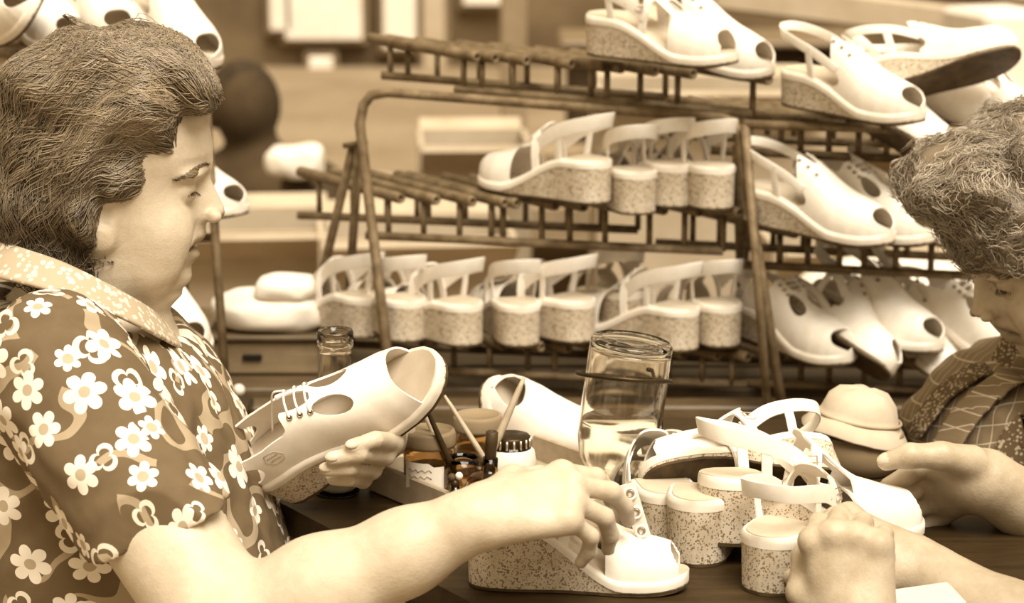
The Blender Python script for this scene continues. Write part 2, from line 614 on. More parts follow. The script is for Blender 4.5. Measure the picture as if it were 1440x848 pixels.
def torus_mesh(c, n, R, r, mb, s1=12, s2=6, sx=1.0):
    n = V(n).normalized(); a = n.orthogonal().normalized(); b = n.cross(a)
    pts = [V(c) + (a * math.cos(t) * sx + b * math.sin(t)) * R for t in np.linspace(0, 2 * PI, s1, endpoint=False)]
    mb.tube(pts, r, s2, closed=True)

def s_norm(u, th, H):
    e = 1e-3
    p = S_up(np.array(u), np.array(th), H)
    du = S_up(np.array(u + e), np.array(th), H) - p
    dt = S_up(np.array(u), np.array(th + e), H) - p
    n = np.cross(du, dt); n /= np.linalg.norm(n)
    if n[2] < 0: n = -n
    return p, n

SHOE_CACHE = {}
def shoe_parts(kind, H):
    key = (kind, H)
    if key in SHOE_CACHE: return SHOE_CACHE[key]
    t = np.linspace(0, 1, 40); us = (1 - np.cos(PI * t)) / 2
    us[0], us[-1] = 1e-5, 1 - 1e-5
    MT = .0115
    def mid(u):
        wv, c, z = sh_w(u) + .0012, sh_c(u), sh_top(u, H)
        b = z - MT
        i = min(.0025, wv * .4)
        return [(c + wv, b), (c + wv + .0006, b + MT * .5), (c + wv, z - .0025), (c + wv - i, z), (c - wv + i, z), (c - wv, z - .0025), (c - wv - .0006, b + MT * .5), (c - wv, b)]
    parts = []
    def part(name, vf, mat, sharp=45):
        me = fix_normals(mesh_from(name, *vf), sharp); me.materials.append(M[mat]); parts.append((name, me, None)); return len(parts) - 1
    part('midsole', sections(us, mid), 'midsole')
    uw = [u for u in us if sh_top(u, H) - MT > sh_bot(u) + .0036]
    def wed(u):
        wt, wb, c = sh_w(u) + .0004, sh_w(u) * .955 + .0002, sh_c(u)
        zt, zb = sh_top(u, H) - MT + .0002, sh_bot(u) + .0030
        m = (zt + zb) / 2
        return [(c + wb, zb), (c + (wt + wb) / 2, m), (c + wt, zt), (c - wt, zt), (c - (wt + wb) / 2, m), (c - wb, zb)]
    part('wedge_heel', sections(uw, wed), 'cork')
    def outs(u):
        wv, c, z = sh_w(u) * .965 + .0002, sh_c(u), sh_bot(u)
        return [(c + wv, z), (c + wv, z + .0034), (c - wv, z + .0034), (c - wv, z)]
    part('outsole', sections(us, outs), 'outsole')
    def ins(u):
        wv, c, z = max(sh_w(u) - .0035, 1e-5), sh_c(u), sh_top(u, H)
        return [(c + wv, z - .001), (c + wv * .96, z + .0012), (c - wv * .96, z + .0012), (c - wv, z - .001)]
    part('insole', sections(us, ins), 'insole')
    foot = lambda x: sh_top(x, H)
    def up(keep):
        me = clip_upper(keep, H); me.materials.append(M['leather']); parts.append(('upper', me, None)); return len(parts) - 1
    def strap(name, pts, wd, width, thick=.0022, par=None, mat='leather'):
        mb = MB(); ribbon(pts, wd, width, thick, mb)
        me = fix_normals(mesh_from(name, mb.v, mb.f), 50); me.materials.append(M[mat]); parts.append((name, me, par))
        return len(parts) - 1
    def eyelets(iu, spots):
        for (u, th) in spots:
            p, n = s_norm(u, th, H)
            mb = MB(); torus_mesh(p + n * .0008, n, .0026, .0008, mb)
            me = mesh_from('eyelet', mb.v, mb.f); me.materials.append(M['eyelet']); parts.append(('eyelet', me, iu))
            mb = MB(); nn = V(n); a = nn.orthogonal().normalized(); b_ = nn.cross(a)
            ring = [V(p) + nn * .0007 + (a * math.cos(x) + b_ * math.sin(x)) * .0021 for x in np.linspace(0, 2 * PI, 8, endpoint=False)]
            mb.add(ring + [r - nn * .002 for r in ring], [tuple(range(8)), tuple(range(15, 7, -1))] + [(i, (i + 1) % 8, 8 + (i + 1) % 8, 8 + i) for i in range(8)])
            me = mesh_from('eyelet_hole', mb.v, mb.f, False); me.materials.append(M['outsole']); parts.append(('eyelet_hole', me, iu))
    def sling(h0, h1, wid, front, post_u, name='heel_strap'):
        half = [(.47, .027, h0), (.33, .0325, h0 + .006), (.18, .0335, h0 + (h1 - h0) * .55), (.06, .027, h1 - .004), (.0, .014, h1), (-.015, 0.0, h1 + .001)]
        P = [(u * SL, y, foot(max(u, 0)) + z) for u, y, z in half] + [(u * SL, -y, foot(max(u, 0)) + z) for u, y, z in half[-2::-1]]
        pts = catmull(P, 5)
        wd = [np.array([-.25, 0, 1.0]) for _ in pts]
        i = strap(name, pts, wd, wid)
        for s in (1, -1):
            q0 = np.array([post_u * SL, s * .0305, foot(post_u) - .004])
            q1 = np.array([(post_u - .02) * SL, s * .0335, foot(post_u) + h0 + .012])
            strap('side_post', [q0, q0 * .5 + q1 * .5 + np.array([0, s * .001, 0]), q1], (1, 0, 0), .011)
        return i
    if kind in ('lace', 'open'):
        iu = up(keep_lace if kind == 'lace' else keep_open)
        spots = [(u, th) for u in (.385 + .055, .478, .515) for th in (PI / 2 * .735, PI - PI / 2 * .735)]
        eyelets(iu, spots)
        for k in range(3):
            a, na = s_norm(*spots[2 * k], H); b, nb = s_norm(*spots[2 * k + 1], H)
            m = (a + b) / 2 + np.array([0, 0, .004])
            mb = MB(); mb.tube(catmull([a + na * .0015, a * .7 + m * .3 + na * .003, m, b * .7 + m * .3 + nb * .003, b + nb * .0015], 4), .0013, 6)
            me = mesh_from('lace', mb.v, mb.f); me.materials.append(M['lace']); parts.append(('lace', me, iu))
        a, na = s_norm(*spots[0], H)
        mb = MB(); mb.tube(catmull([a + na * .0015, a + np.array([-.012, .004, .004]), a + np.array([-.03, .002, -.012]), a + np.array([-.05, -.006, -.03])], 5), .0011, 6)
        me = mesh_from('lace', mb.v, mb.f); me.materials.append(M['lace']); parts.append(('lace', me, iu))
        # stamped maker's badge on the heel quarter: hexagon and two scribbled lines
        mb = MB()
        ang = lambda U0, hh, s: (lambda th: S_up(np.array(U0), np.array(th if s > 0 else PI - th), H, .0004))(math.asin(min(1, hh / np.interp(U0, _hu, _hh))))
        for s in (1, -1):
            hexa = [(.215, .024), (.235, .032), (.285, .032), (.305, .024), (.285, .016), (.235, .016)]
            mb.tube([ang(a_, b_, s) for a_, b_ in hexa], .00035, 4, closed=True)
            for hz in (.0265, .0215):
                mb.tube([ang(.232 + .056 * i / 14, hz + .0011 * math.sin(i * 2.3 + hz * 900), s) for i in range(15)], .0003, 4)
        me = mesh_from('maker_stamp', mb.v, mb.f); me.materials.append(M['cork_plain']); parts.append(('maker_stamp', me, iu))
    elif kind == 'peep':
        iu = up(keep_peep)
        eyelets(iu, [(u, th) for u in (.40, .46, .52) for th in (PI / 2 * .76, PI - PI / 2 * .76)])
        sling(.030, .056, .013, .4, .30)
    elif kind == 'sling':
        iu = up(keep_tbar)
        i = sling(.032, .058, .021, .4, .27)
    elif kind == 'buckle':
        iu = up(keep_tbar)
        i = sling(.026, .046, .0175, .4, .24)
        for s in (1, -1):
            p = np.array([.43 * SL, s * .0295, foot(.43) + .0365])
            mb = MB(); torus_mesh(p, (0, s, .25), .0085, .0010, mb, 4, 6)
            mb.tube([p + np.array([-.008, 0, 0]), p + np.array([.009, 0, 0])], .0008, 5)
            me = mesh_from('buckle', mb.v, mb.f, False); me.materials.append(M['bright_metal']); parts.append(('buckle', me, i))
            mb = MB(); torus_mesh(p + np.array([-.022, s * .0035, .002]), (0, s, .2), .0016, .0005, mb, 8, 5)
            me = mesh_from('strap_hole', mb.v, mb.f); me.materials.append(M['eyelet']); parts.append(('strap_hole', me, i))
    elif kind in ('slide', 'low'):
        iu = up(keep_tbar)
        for s in (1, -1):
            q0 = np.array([.36 * SL, s * .031, foot(.36) - .004]); q1 = np.array([.50 * SL, s * .022, foot(.5) + .050])
            strap('side_strap', [q0, q0 * .5 + q1 * .5 + np.array([0, s * .004, 0]), q1], (1, 0, 0), .012)
        if kind == 'low':
            SHOE_CACHE[key] = parts
            return parts
        fp_ = [np.array([(.80 - .016 * k) * SL, -.004 - .001 * k, foot(.76) + .036 + .0135 * k]) for k in range(6)]
        i = strap('lace_flap', fp_, (1, 0, .25), .017)
        for k in (1.0, 2.6, 4.2):
            p = np.array([(.80 - .016 * k) * SL, -.0058 - .001 * k, foot(.76) + .036 + .0135 * k])
            for R_, r_, m_ in ((.0062, .0018, 'leather'), (.0036, .0013, 'eyelet')):
                mb = MB(); torus_mesh(p, (0, -1, .1), R_, r_, mb, 16, 6)
                me = mesh_from('eyelet_ring', mb.v, mb.f); me.materials.append(M[m_]); parts.append(('eyelet_ring', me, i))
    SHOE_CACHE[key] = parts
    return parts

def add_shoe(name, kind, px, py, Y, fwd, up, label, group=None, scale=1.0, H=.052, anchor=(.5, 0, .03), loc=None, cork=None):
    """fwd / up in (right, up, towards the viewer); anchor = point of the shoe that goes to the pixel"""
    g = lambda v: Vector((v[0], -v[2], v[1]))
    f = g(fwd).normalized(); u = g(up); u = (u - f * u.dot(f)).normalized()
    s = u.cross(f)
    R = Matrix((f, s, u)).transposed()
    p = V(at(px, py, Y)) if loc is None else V(loc)
    a = Vector((anchor[0] * SL, anchor[1], anchor[2])) * scale
    root = thing(name, p - R @ a, label, 'shoe' if kind in ('lace', 'peep', 'open') else 'sandal', group)
    root.rotation_mode = 'QUATERNION'
    root.rotation_quaternion = R.to_quaternion()
    root.scale = (scale,) * 3
    objs = []
    for (n, me, par) in shoe_parts(kind, H):
        o = bpy.data.objects.new(n, me); COL.objects.link(o)
        o.parent = objs[par] if par is not None else root
        objs.append(o)
        if cork and n == 'wedge_heel':
            pass
    return root

def yawv(deg, pitch=0):
    a, b = math.radians(deg), math.radians(pitch)
    return (-math.sin(a) * math.cos(b), math.sin(b), -math.cos(a) * math.cos(b))
UP = (0, 1, 0)
# ------------------------------------------------------------------ implicit bodies
def smin(a, b, k):
    if k <= 0: return np.minimum(a, b)
    h = np.clip(.5 + .5 * (b - a) / k, 0, 1)
    return b + (a - b) * h - k * h * (1 - h)

def cone(a, b, r0, r1, k=.008, op='add'):
    a, b = np.array(a, float), np.array(b, float)
    ba = b - a; L2 = max(ba @ ba, 1e-12)
    def fn(X, Y, Z):
        t = np.clip(((X - a[0]) * ba[0] + (Y - a[1]) * ba[1] + (Z - a[2]) * ba[2]) / L2, 0, 1)
        return np.sqrt((X - a[0] - t * ba[0]) ** 2 + (Y - a[1] - t * ba[1]) ** 2 + (Z - a[2] - t * ba[2]) ** 2) - (r0 + t * (r1 - r0))
    r = max(r0, r1)
    return (fn, np.minimum(a, b) - r, np.maximum(a, b) + r, k, op)

def ellip(c, rad, k=.008, op='add', R=None):
    c, rad = np.array(c, float), np.array(rad, float)
    R = np.eye(3) if R is None else R          # rows = local axes
    m = rad.min()
    def fn(X, Y, Z):
        d = [X - c[0], Y - c[1], Z - c[2]]
        q = [(R[i][0] * d[0] + R[i][1] * d[1] + R[i][2] * d[2]) / rad[i] for i in range(3)]
        return (np.sqrt(q[0] ** 2 + q[1] ** 2 + q[2] ** 2) - 1) * m
    r = rad.max()
    return (fn, c - r, c + r, k, op)

def loft(rows, yc, k=.02, op='add', n=2.2, inflate=0.0, nx=None):
    """rows: (z, x_back, x_front, half_width); horizontal superellipse slices"""
    rows = sorted(rows); A = np.array(rows, float)
    z, xb, xf, hw = A[:, 0], A[:, 1] - inflate, A[:, 2] + inflate, A[:, 3] + inflate
    def fn(X, Y, Z):
        z1 = np.ravel(Z)
        f_ = lambda v: np.interp(z1, z, v).reshape(np.shape(Z))
        b_, F_, w_ = f_(xb), f_(xf), f_(hw)
        c = (b_ + F_) / 2; a = np.maximum((F_ - b_) / 2, 1e-4); w_ = np.maximum(w_, 1e-4)
        q = (np.abs((X - c) / a) ** n + np.abs((Y - yc) / w_) ** n) ** (1 / n)
        d = (q - 1) * np.minimum(a, w_)
        return np.maximum(d, np.maximum(Z - z[-1] - inflate, z[0] - inflate - Z))
    lo = np.array([xb.min(), yc - hw.max(), z[0] - inflate]); hi = np.array([xf.max(), yc + hw.max(), z[-1] + inflate])
    return (fn, lo, hi, k, op)

def polygonize(prims, xs, ys, zs, warp=None):
    xs, ys, zs = [np.asarray(a, np.float32) for a in (xs, ys, zs)]
    d = np.full((len(xs), len(ys), len(zs)), .05, np.float32)
    for fn, lo, hi, k, op in prims:
        mg = k + .012
        sl = tuple(slice(max(0, np.searchsorted(ax, lo[i] - mg) - 1), np.searchsorted(ax, hi[i] + mg) + 1) for i, ax in enumerate((xs, ys, zs)))
        X, Y, Z = xs[sl[0]][:, None, None], ys[sl[1]][None, :, None], zs[sl[2]][None, None, :]
        if min(X.size, Y.size, Z.size) == 0: continue
        v = fn(X, Y, Z).astype(np.float32)
        if op == 'add': d[sl] = smin(d[sl], v, k)
        elif op == 'sub': d[sl] = -smin(-d[sl], v, k)
        else: d[sl] = v
    if warp is not None:
        d += warp(xs[:, None, None], ys[None, :, None], zs[None, None, :]).astype(np.float32) * (np.abs(d) < .03)
    d[0], d[-1] = .05, .05; d[:, 0], d[:, -1] = .05, .05; d[:, :, 0], d[:, :, -1] = .05, .05
    ins = d < 0
    cnt = np.zeros(tuple(n - 1 for n in d.shape), np.int8)
    cor = [(i, j, k) for i in (0, 1) for j in (0, 1) for k in (0, 1)]
    nx, ny, nz = d.shape
    for i, j, k in cor: cnt += ins[i:nx - 1 + i, j:ny - 1 + j, k:nz - 1 + k]
    act = (cnt > 0) & (cnt < 8)
    I, J, K = np.nonzero(act)
    idx = np.full(cnt.shape, -1, np.int32); idx[I, J, K] = np.arange(len(I))
    vals = [d[I + i, J + j, K + k] for i, j, k in cor]
    pos = [np.stack([xs[I + i], ys[J + j], zs[K + k]], -1) for i, j, k in cor]
    acc = np.zeros((len(I), 3)); num = np.zeros(len(I))
    for a in range(8):
        for b in range(a + 1, 8):
            if sum(x != y for x, y in zip(cor[a], cor[b])) != 1: continue
            m = (vals[a] < 0) != (vals[b] < 0)
            t = (vals[a][m] / (vals[a][m] - vals[b][m]))[:, None]
            acc[m] += pos[a][m] * (1 - t) + pos[b][m] * t; num[m] += 1
    vts = acc / num[:, None]
    faces = []
    def emit(m, offs):
        i, j, k = np.nonzero(m)
        return i, j, k
    # x edges
    m = ins[:-1, 1:-1, 1:-1] != ins[1:, 1:-1, 1:-1]; i, j, k = np.nonzero(m); j += 1; k += 1
    q = np.stack([idx[i, j - 1, k - 1], idx[i, j, k - 1], idx[i, j, k], idx[i, j - 1, k]], -1); s = ins[i, j, k]
    faces.append(np.where(s[:, None], q, q[:, ::-1]))
    m = ins[1:-1, :-1, 1:-1] != ins[1:-1, 1:, 1:-1]; i, j, k = np.nonzero(m); i += 1; k += 1
    q = np.stack([idx[i - 1, j, k - 1], idx[i - 1, j, k], idx[i, j, k], idx[i, j, k - 1]], -1); s = ins[i, j, k]
    faces.append(np.where(s[:, None], q, q[:, ::-1]))
    m = ins[1:-1, 1:-1, :-1] != ins[1:-1, 1:-1, 1:]; i, j, k = np.nonzero(m); i += 1; j += 1
    q = np.stack([idx[i - 1, j - 1, k], idx[i, j - 1, k], idx[i, j, k], idx[i - 1, j, k]], -1); s = ins[i, j, k]
    faces.append(np.where(s[:, None], q, q[:, ::-1]))
    return vts, np.concatenate(faces)

def axis(lo, hi, coarse, *fine):
    """grid coordinates with finer steps inside the (a, b, step) spans"""
    out = [lo]
    while out[-1] < hi:
        st = coarse
        for a, b, s in fine:
            if a - coarse <= out[-1] < b: st = min(st, s)
        out.append(out[-1] + st)
    return np.array(out)

def grad(fn, P, e=1e-3):
    g = np.zeros_like(P)
    for i in range(3):
        a = P.copy(); b = P.copy(); a[:, i] += e; b[:, i] -= e
        g[:, i] = fn(a[:, 0], a[:, 1], a[:, 2]) - fn(b[:, 0], b[:, 1], b[:, 2])
    return g / (2 * e)

def add_attr(me, name, arr):
    if arr.ndim == 1:
        a = me.attributes.new(name, 'FLOAT', 'POINT'); a.data.foreach_set('value', arr.astype(np.float32))
    else:
        a = me.attributes.new(name, 'FLOAT_VECTOR', 'POINT'); a.data.foreach_set('vector', arr.astype(np.float32).ravel())

# ---- the head, drawn once from a profile; local frame: x forward, y left, z up, origin near the ear
HS = 1486.0
hx = lambda p: (p - 160) / HS
hz = lambda p: (250 - p) / HS
_front = [(62, 165), (66, 195), (75, 218), (90, 242), (110, 262), (141, 280), (160, 290), (188, 297.5), (210, 300), (226, 300), (236, 295.5), (243, 294), (252, 297), (268, 304), (284, 311), (293, 315), (299, 315), (304, 312), (308, 303), (313, 290), (322, 287), (331, 288), (338, 284), (344, 275), (347, 270), (351, 273), (357, 278), (363, 278), (369, 271), (375, 264), (382, 263), (390, 263), (398, 259), (404, 249), (409, 230)]
_mask = [(62, 165), (66, 195), (75, 218), (90, 242), (110, 262), (141, 280), (165, 291), (190, 297), (212, 297), (226, 292), (240, 285), (252, 281), (265, 280), (285, 279), (300, 278), (315, 276), (330, 273), (345, 268), (360, 263), (375, 258), (386, 256), (396, 252), (404, 245), (409, 228)]
_back = [(62, 155), (66, 125), (75, 100), (90, 76), (110, 58), (141, 38), (200, 26), (250, 30), (300, 50), (350, 88), (390, 118), (409, 140)]
_wid = [(62, .001), (66, .024), (75, .040), (90, .053), (120, .067), (160, .0745), (220, .076), (260, .073), (300, .0695), (330, .065), (355, .059), (375, .052), (390, .044), (402, .033), (409, .018)]
_sig = [(200, .05), (226, .018), (240, .0085), (260, .0095), (285, .0125), (299, .0145), (308, .0150), (316, .018), (331, .021), (363, .021), (375, .022), (395, .024), (409, .03)]
def _tab(t):
    a = np.array([(hz(p), v) for p, v in t]); o = np.argsort(a[:, 0]); return a[o, 0], a[o, 1]
def head_fn(o, R):
    """o world origin, R rows = local axes in world"""
    o = np.array(o, float)
    zf, xf = _tab([(p, hx(v)) for p, v in _front]); zm, xm = _tab([(p, hx(v)) for p, v in _mask]); zb, xb = _tab([(p, hx(v)) for p, v in _back])
    zw, ww = _tab(_wid); zs_, ss = _tab(_sig)
    def fn(X, Y, Z):
        d = [X - o[0], Y - o[1], Z - o[2]]
        x, y, z = [R[i][0] * d[0] + R[i][1] * d[1] + R[i][2] * d[2] for i in range(3)]
        sh = np.shape(z); zr = np.ravel(z)
        F = np.interp(zr, zf, xf).reshape(sh); Mk = np.interp(zr, zm, xm).reshape(sh); B = np.interp(zr, zb, xb).reshape(sh)
        W = np.interp(zr, zw, ww).reshape(sh); S = np.interp(zr, zs_, ss).reshape(sh)
        c = np.minimum(.012 + 0 * Mk, Mk - .01); c = np.maximum(c, B + .01)
        g = np.exp(-(y / S) ** 2)
        front = Mk + (F - Mk) * g - c
        a = np.where(x > c, front, c - B)
        n = np.where(x > c, 2.15, 2.0)
        q = (np.abs((x - c) / np.maximum(a, .004)) ** n + (np.abs(y) / np.maximum(W, .004)) ** n) ** (1 / n)
        dd = (q - 1) * np.minimum(np.maximum(a, .004), np.maximum(W, .004)) * .9
        return np.maximum(dd, np.maximum(z - hz(62), hz(409) - z))
    c = o
    return (fn, c - .17, c + .17, .012, 'add')

def head_prims(o, R, slit=.0022, cheeks=1.0):
    o = np.array(o, float); R = np.array(R)
    W = lambda x, y, z: o + x * R[0] + y * R[1] + z * R[2]
    P = [head_fn(o, R)]
    for s in (1, -1):
        P.append(ellip(W(hx(232), s * .041, hz(322)), (.026, .022, .027), .022, 'add', R))       # cheek
        P.append(ellip(W(hx(205), s * .044, hz(372)), (.028, .015, .020), .02, 'add', R))         # jowl
        P.append(ellip(W(hx(301), s * .0125, hz(302)), (.0085, .0062, .0065), .004, 'add', R))    # nostril wing
        P.append(ellip(W(hx(303), s * .0075, hz(309)), (.0045, .0026, .003), .002, 'sub', R))     # nostril
        P.append(ellip(W(hx(284), s * .030, hz(262)), (.013, .019, .0125), .008, 'sub', R))       # eye socket
        P.append(ellip(W(hx(262), s * .031, hz(262)), (.0138, .0150, .0135), .003, 'add', R))     # lids over the eye
        P.append(ellip(W(hx(283), s * .032, hz(265)), (.007, .0125, slit), .0012, 'sub', R))      # opening of the eye
        P.append(ellip(W(hx(279), s * .028, hz(237)), (.009, .021, .0050), .010, 'add', R))       # brow ridge
        P.append(ellip(W(hx(160), s * .0725, hz(288)), (.015, .007, .025), .005, 'add', R))       # ear
        P.append(ellip(W(hx(163), s * .0735, hz(315)), (.0075, .005, .010), .005, 'add', R))        # lobe
        P.append(ellip(W(hx(164), s * .0800, hz(284)), (.0085, .0065, .013), .003, 'sub', R))
    for s in (1, -1):
        P.append(cone(W(hx(292), s * .0195, hz(303)), W(hx(262), s * .0330, hz(345)), .0018, .0016, .007, 'sub'))   # fold beside the mouth
        P.append(cone(W(hx(276), s * .004, hz(347)), W(hx(256), s * .026, hz(350)), .0020, .0010, .0025, 'sub'))
    P.append(ellip(W(hx(272), 0, hz(347)), (.010, .020, .0014), .002, 'sub', R))                   # parted lips
    return P

def lip_and_shade_tint(P, o, R):
    d = P - np.array(o); R = np.array(R)
    x, y, z = d @ R[0], d @ R[1], d @ R[2]
    t = np.clip(1.35 - np.sqrt(((z - hz(349)) / .0125) ** 2 + (y / .023) ** 2), 0, .5) * (x > hx(250)) * 1.5
    e = np.clip(1.3 - np.sqrt(((z - hz(263)) / .006) ** 2 + ((np.abs(y) - .031) / .015) ** 2), 0, .6) * (x > hx(240)) * .7
    nst = np.clip(1.5 - np.sqrt(((z - hz(308)) / .004) ** 2 + ((np.abs(y) - .008) / .005) ** 2), 0, 1) * (x > hx(292))  # shade of the nostril recess put into the skin tint
    return np.clip(t + e + nst, 0, 1)

def eyeballs(o, R, root):
    o = np.array(o, float); R = np.array(R)
    for s in (1, -1):
        c = o + hx(262.5) * R[0] + s * .031 * R[1] + hz(263) * R[2]
        mb = MB(); vs, fs = lathe([(max(.0118 * math.sin(a), 0.0), -.0118 * math.cos(a)) for a in np.linspace(0, PI, 9)], 14)
        mb.add([c + np.array(v) for v in vs], fs).build('eye', 'eye', root)

def strands_mesh(name, curves, radii, shades, mat, root, sides=3):
    """curves: (n, m, 3) -> one mesh of thin tapering strands"""
    n, m, _ = curves.shape
    T = np.gradient(curves, axis=1); T /= np.linalg.norm(T, axis=2, keepdims=True) + 1e-9
    ref = np.where(np.abs(T[..., 2:3]) < .9, np.array([0, 0, 1.0]), np.array([1.0, 0, 0]))
    U = np.cross(T, ref); U /= np.linalg.norm(U, axis=2, keepdims=True) + 1e-9
    Wv = np.cross(T, U)
    tap = np.interp(np.linspace(0, 1, m), [0, .1, .75, 1], [.6, 1, .9, .15])[None, :, None]
    vs = np.stack([curves + (U * math.cos(2 * PI * k / sides) + Wv * math.sin(2 * PI * k / sides)) * radii[:, None, None] * tap for k in range(sides)], 2)
    base = np.arange(n * m * sides).reshape(n, m, sides)
    F = []
    for k in range(sides):
        k2 = (k + 1) % sides
        F.append(np.stack([base[:, :-1, k], base[:, :-1, k2], base[:, 1:, k2], base[:, 1:, k]], -1).reshape(-1, 4))
    me = mesh_from(name, vs.reshape(-1, 3), np.concatenate(F))
    add_attr(me, 'shade', np.repeat(shades, m * sides))
    return link(name, me, mat, root)

def hand_prims(wrist, f, n, th, scale=1.0, curls=((20, 30, 20),) * 4, spread=(6, 1, -5, -12), thumb=((.55, .6, .1), (.75, .35, .15)), wr=.027, k_=.0035, pitch=(0, 0, 0, 0)):
    """f fingers' direction, n back of the hand, th = +1/-1 side of the thumb along s = f x n. returns prims, tips"""
    f = np.array(f, float); f /= np.linalg.norm(f)
    n = np.array(n, float); n -= f * (n @ f); n /= np.linalg.norm(n)
    s = np.cross(f, n) * th
    w0 = np.array(wrist, float); S = scale
    P, tips = [], []
    offs = [.027, .009, -.009, -.026]; pl = [.088, .092, .087, .078]
    lens = [(.040, .025, .019), (.044, .028, .020), (.041, .026, .019), (.032, .020, .017)]
    rad = [(.0098, .0088, .0080, .0066), (.0100, .0090, .0081, .0066), (.0095, .0086, .0078, .0063), (.0085, .0076, .0069, .0057)]
    P.append(cone(w0 - f * .012 * S, w0 + f * .03 * S, wr * .86 * S, .022 * S, .012))
    kn = []
    for i in range(4):
        b0 = w0 + (s * offs[i] * .55 + f * .012) * S
        kp = w0 + (s * offs[i] + f * pl[i] - n * (.002 * abs(i - 1))) * S
        P.append(cone(b0, kp - n * .004 * S, .0165 * S, .0125 * S, .011)); kn.append(kp)
    P.append(cone(w0 + (s * .012 + f * .025 - n * .010) * S, w0 + (s * .030 + f * .055 - n * .010) * S, .017 * S, .011 * S, .010))
    for i in range(4):
        a = math.radians(spread[i]); d = f * math.cos(a) + s * math.sin(a)
        p = kn[i]; c = 0
        P.append(ellip(kn[i] + n * .001 * S, (.0115 * S,) * 3, .006))
        for j in range(3):
            c += math.radians(curls[i][j])
            dd = d * math.cos(c) - n * math.sin(c)
            q = p + dd * lens[i][j] * S
            P.append(cone(p, q, rad[i][j] * S, rad[i][j + 1] * S, k_))
            p = q
        nn = n * math.cos(c) + d * math.sin(c)
        tips.append((p, dd, nn, rad[i][3] * S))
    p = w0 + (s * .020 + f * .018 - n * .006) * S
    q = p + (s * .026 + f * .028 - n * .006) * S
    P.append(cone(p, q, .0175 * S, .0125 * S, .012))
    for j, (L_, tv) in enumerate(zip((.034, .028), thumb)):
        dd = s * tv[0] + f * tv[1] - n * tv[2]; dd /= np.linalg.norm(dd)
        q2 = q + dd * L_ * S
        P.append(cone(q, q2, (.0115, .0103)[j] * S, (.0103, .0082)[j] * S, .005)); q = q2
    nn = n - dd * (n @ dd); nn /= np.linalg.norm(nn)
    tips.append((q, dd, nn, .0082 * S))
    return P, tips

def nails(tips, root, which):
    for i in which:
        p, d, nn, r = tips[i]
        s = np.cross(d, nn)
        vs, fs = lathe([(math.sin(a), -math.cos(a)) for a in np.linspace(0, PI, 7)], 10)
        mb = MB()
        mb.add([p + nn * r * .62 + d * (-r * .1) + (s * v[0] * r * .72 + d * v[1] * r * 1.05 + nn * v[2] * r * .42) for v in [(a, b, c) for a, c, b in vs]], fs)
        mb.build('fingernail', 'nail', root)

def cyl_pat(P, a, b, ref, rad=.07):
    """pattern coordinates in metres on a tube around a->b"""
    a, b = np.array(a), np.array(b); ax = (b - a) / np.linalg.norm(b - a)
    ref = np.array(ref, float); ref -= ax * (ref @ ax); ref /= np.linalg.norm(ref); t = np.cross(ax, ref)
    d = P - a
    ang = np.arctan2(d @ t, d @ ref)
    r = np.sqrt((d @ t) ** 2 + (d @ ref) ** 2)
    return np.stack([ang * rad, d @ ax, 0 * ang], -1)
# ------------------------------------------------------------------ the place: ground and far wall
def slab(name, poly, z1, th, mat, parent=None):
    n = len(poly)
    vs = [(p[0], p[1], z1) for p in poly] + [(p[0], p[1], z1 - th) for p in poly]
    fs = [tuple(range(n)), tuple(range(2 * n - 1, n - 1, -1))] + [(i, n + i, n + (i + 1) % n, (i + 1) % n) for i in range(n)]
    return fs, vs

def mat_ground():
    m, nt, b = newmat('market_pavement')
    o = objco(nt)
    f = mathn(nt, 'ADD', mathn(nt, 'MULTIPLY', noise(nt, o, 1.3, 4), .6), mathn(nt, 'MULTIPLY', noise(nt, o, 14, 5, .7), .4))
    nt.links.new(ramp(nt, f, [(.35, sep(.18)), (.65, sep(.30))]), b.inputs['Base Color'])
    b.inputs['Roughness'].default_value = .9
    return m
M['ground'] = mat_ground()
mb = MB(); mb.add([(-14, -6, 0), (14, -6, 0), (14, 26, 0), (-14, 26, 0), (-14, -6, -.2), (14, -6, -.2), (14, 26, -.2), (-14, 26, -.2)],
                  [(0, 1, 2, 3), (7, 6, 5, 4), (0, 4, 5, 1), (1, 5, 6, 2), (2, 6, 7, 3), (3, 7, 4, 0)])
tag(mb.build('floor', 'ground', None, False), 'pale market pavement seen blurred behind the racks', 'pavement', kind='structure')

def mat_far():
    m, nt, b = newmat('far_house_plaster')
    o = objco(nt)
    f = mathn(nt, 'ADD', mathn(nt, 'MULTIPLY', noise(nt, o, .9, 3), .7), mathn(nt, 'MULTIPLY', noise(nt, o, 5, 4), .3))
    nt.links.new(ramp(nt, f, [(.38, sep(.07)), (.62, sep(.17))]), b.inputs['Base Color'])
    b.inputs['Roughness'].default_value = .9
    return m
M['far'] = mat_far()
wall = MB().box((0, 13.2, 2.5), (26, .4, 5)).build('wall_back', 'far', None, False)
tag(wall, 'brown mottled house front far behind the market', 'wall', kind='structure')
for i, (px, py, w_, h_, mt) in enumerate([(455, 12, .42, .34, 'white_paint_bg'), (562, 25, .18, .34, 'white_paint_bg'), (452, 118, .13, .30, 'white_paint_bg'), (610, 50, .12, .7, 'cardboard_light'), (690, -6, .3, .10, 'white_paint_bg'), (395, 4, .12, .3, 'white_paint_bg')]):
    p = at(px, py, 12.95)
    f = MB().box((p[0], 12.97, p[2]), (w_ + .06, .056, h_ + .06), bevel=.01).build('wall_panel', 'wood_mid', wall, False)
    MB().box((p[0], 12.93, p[2]), (w_, .05, h_), bevel=.008).build('panel_face', mt, f, False)

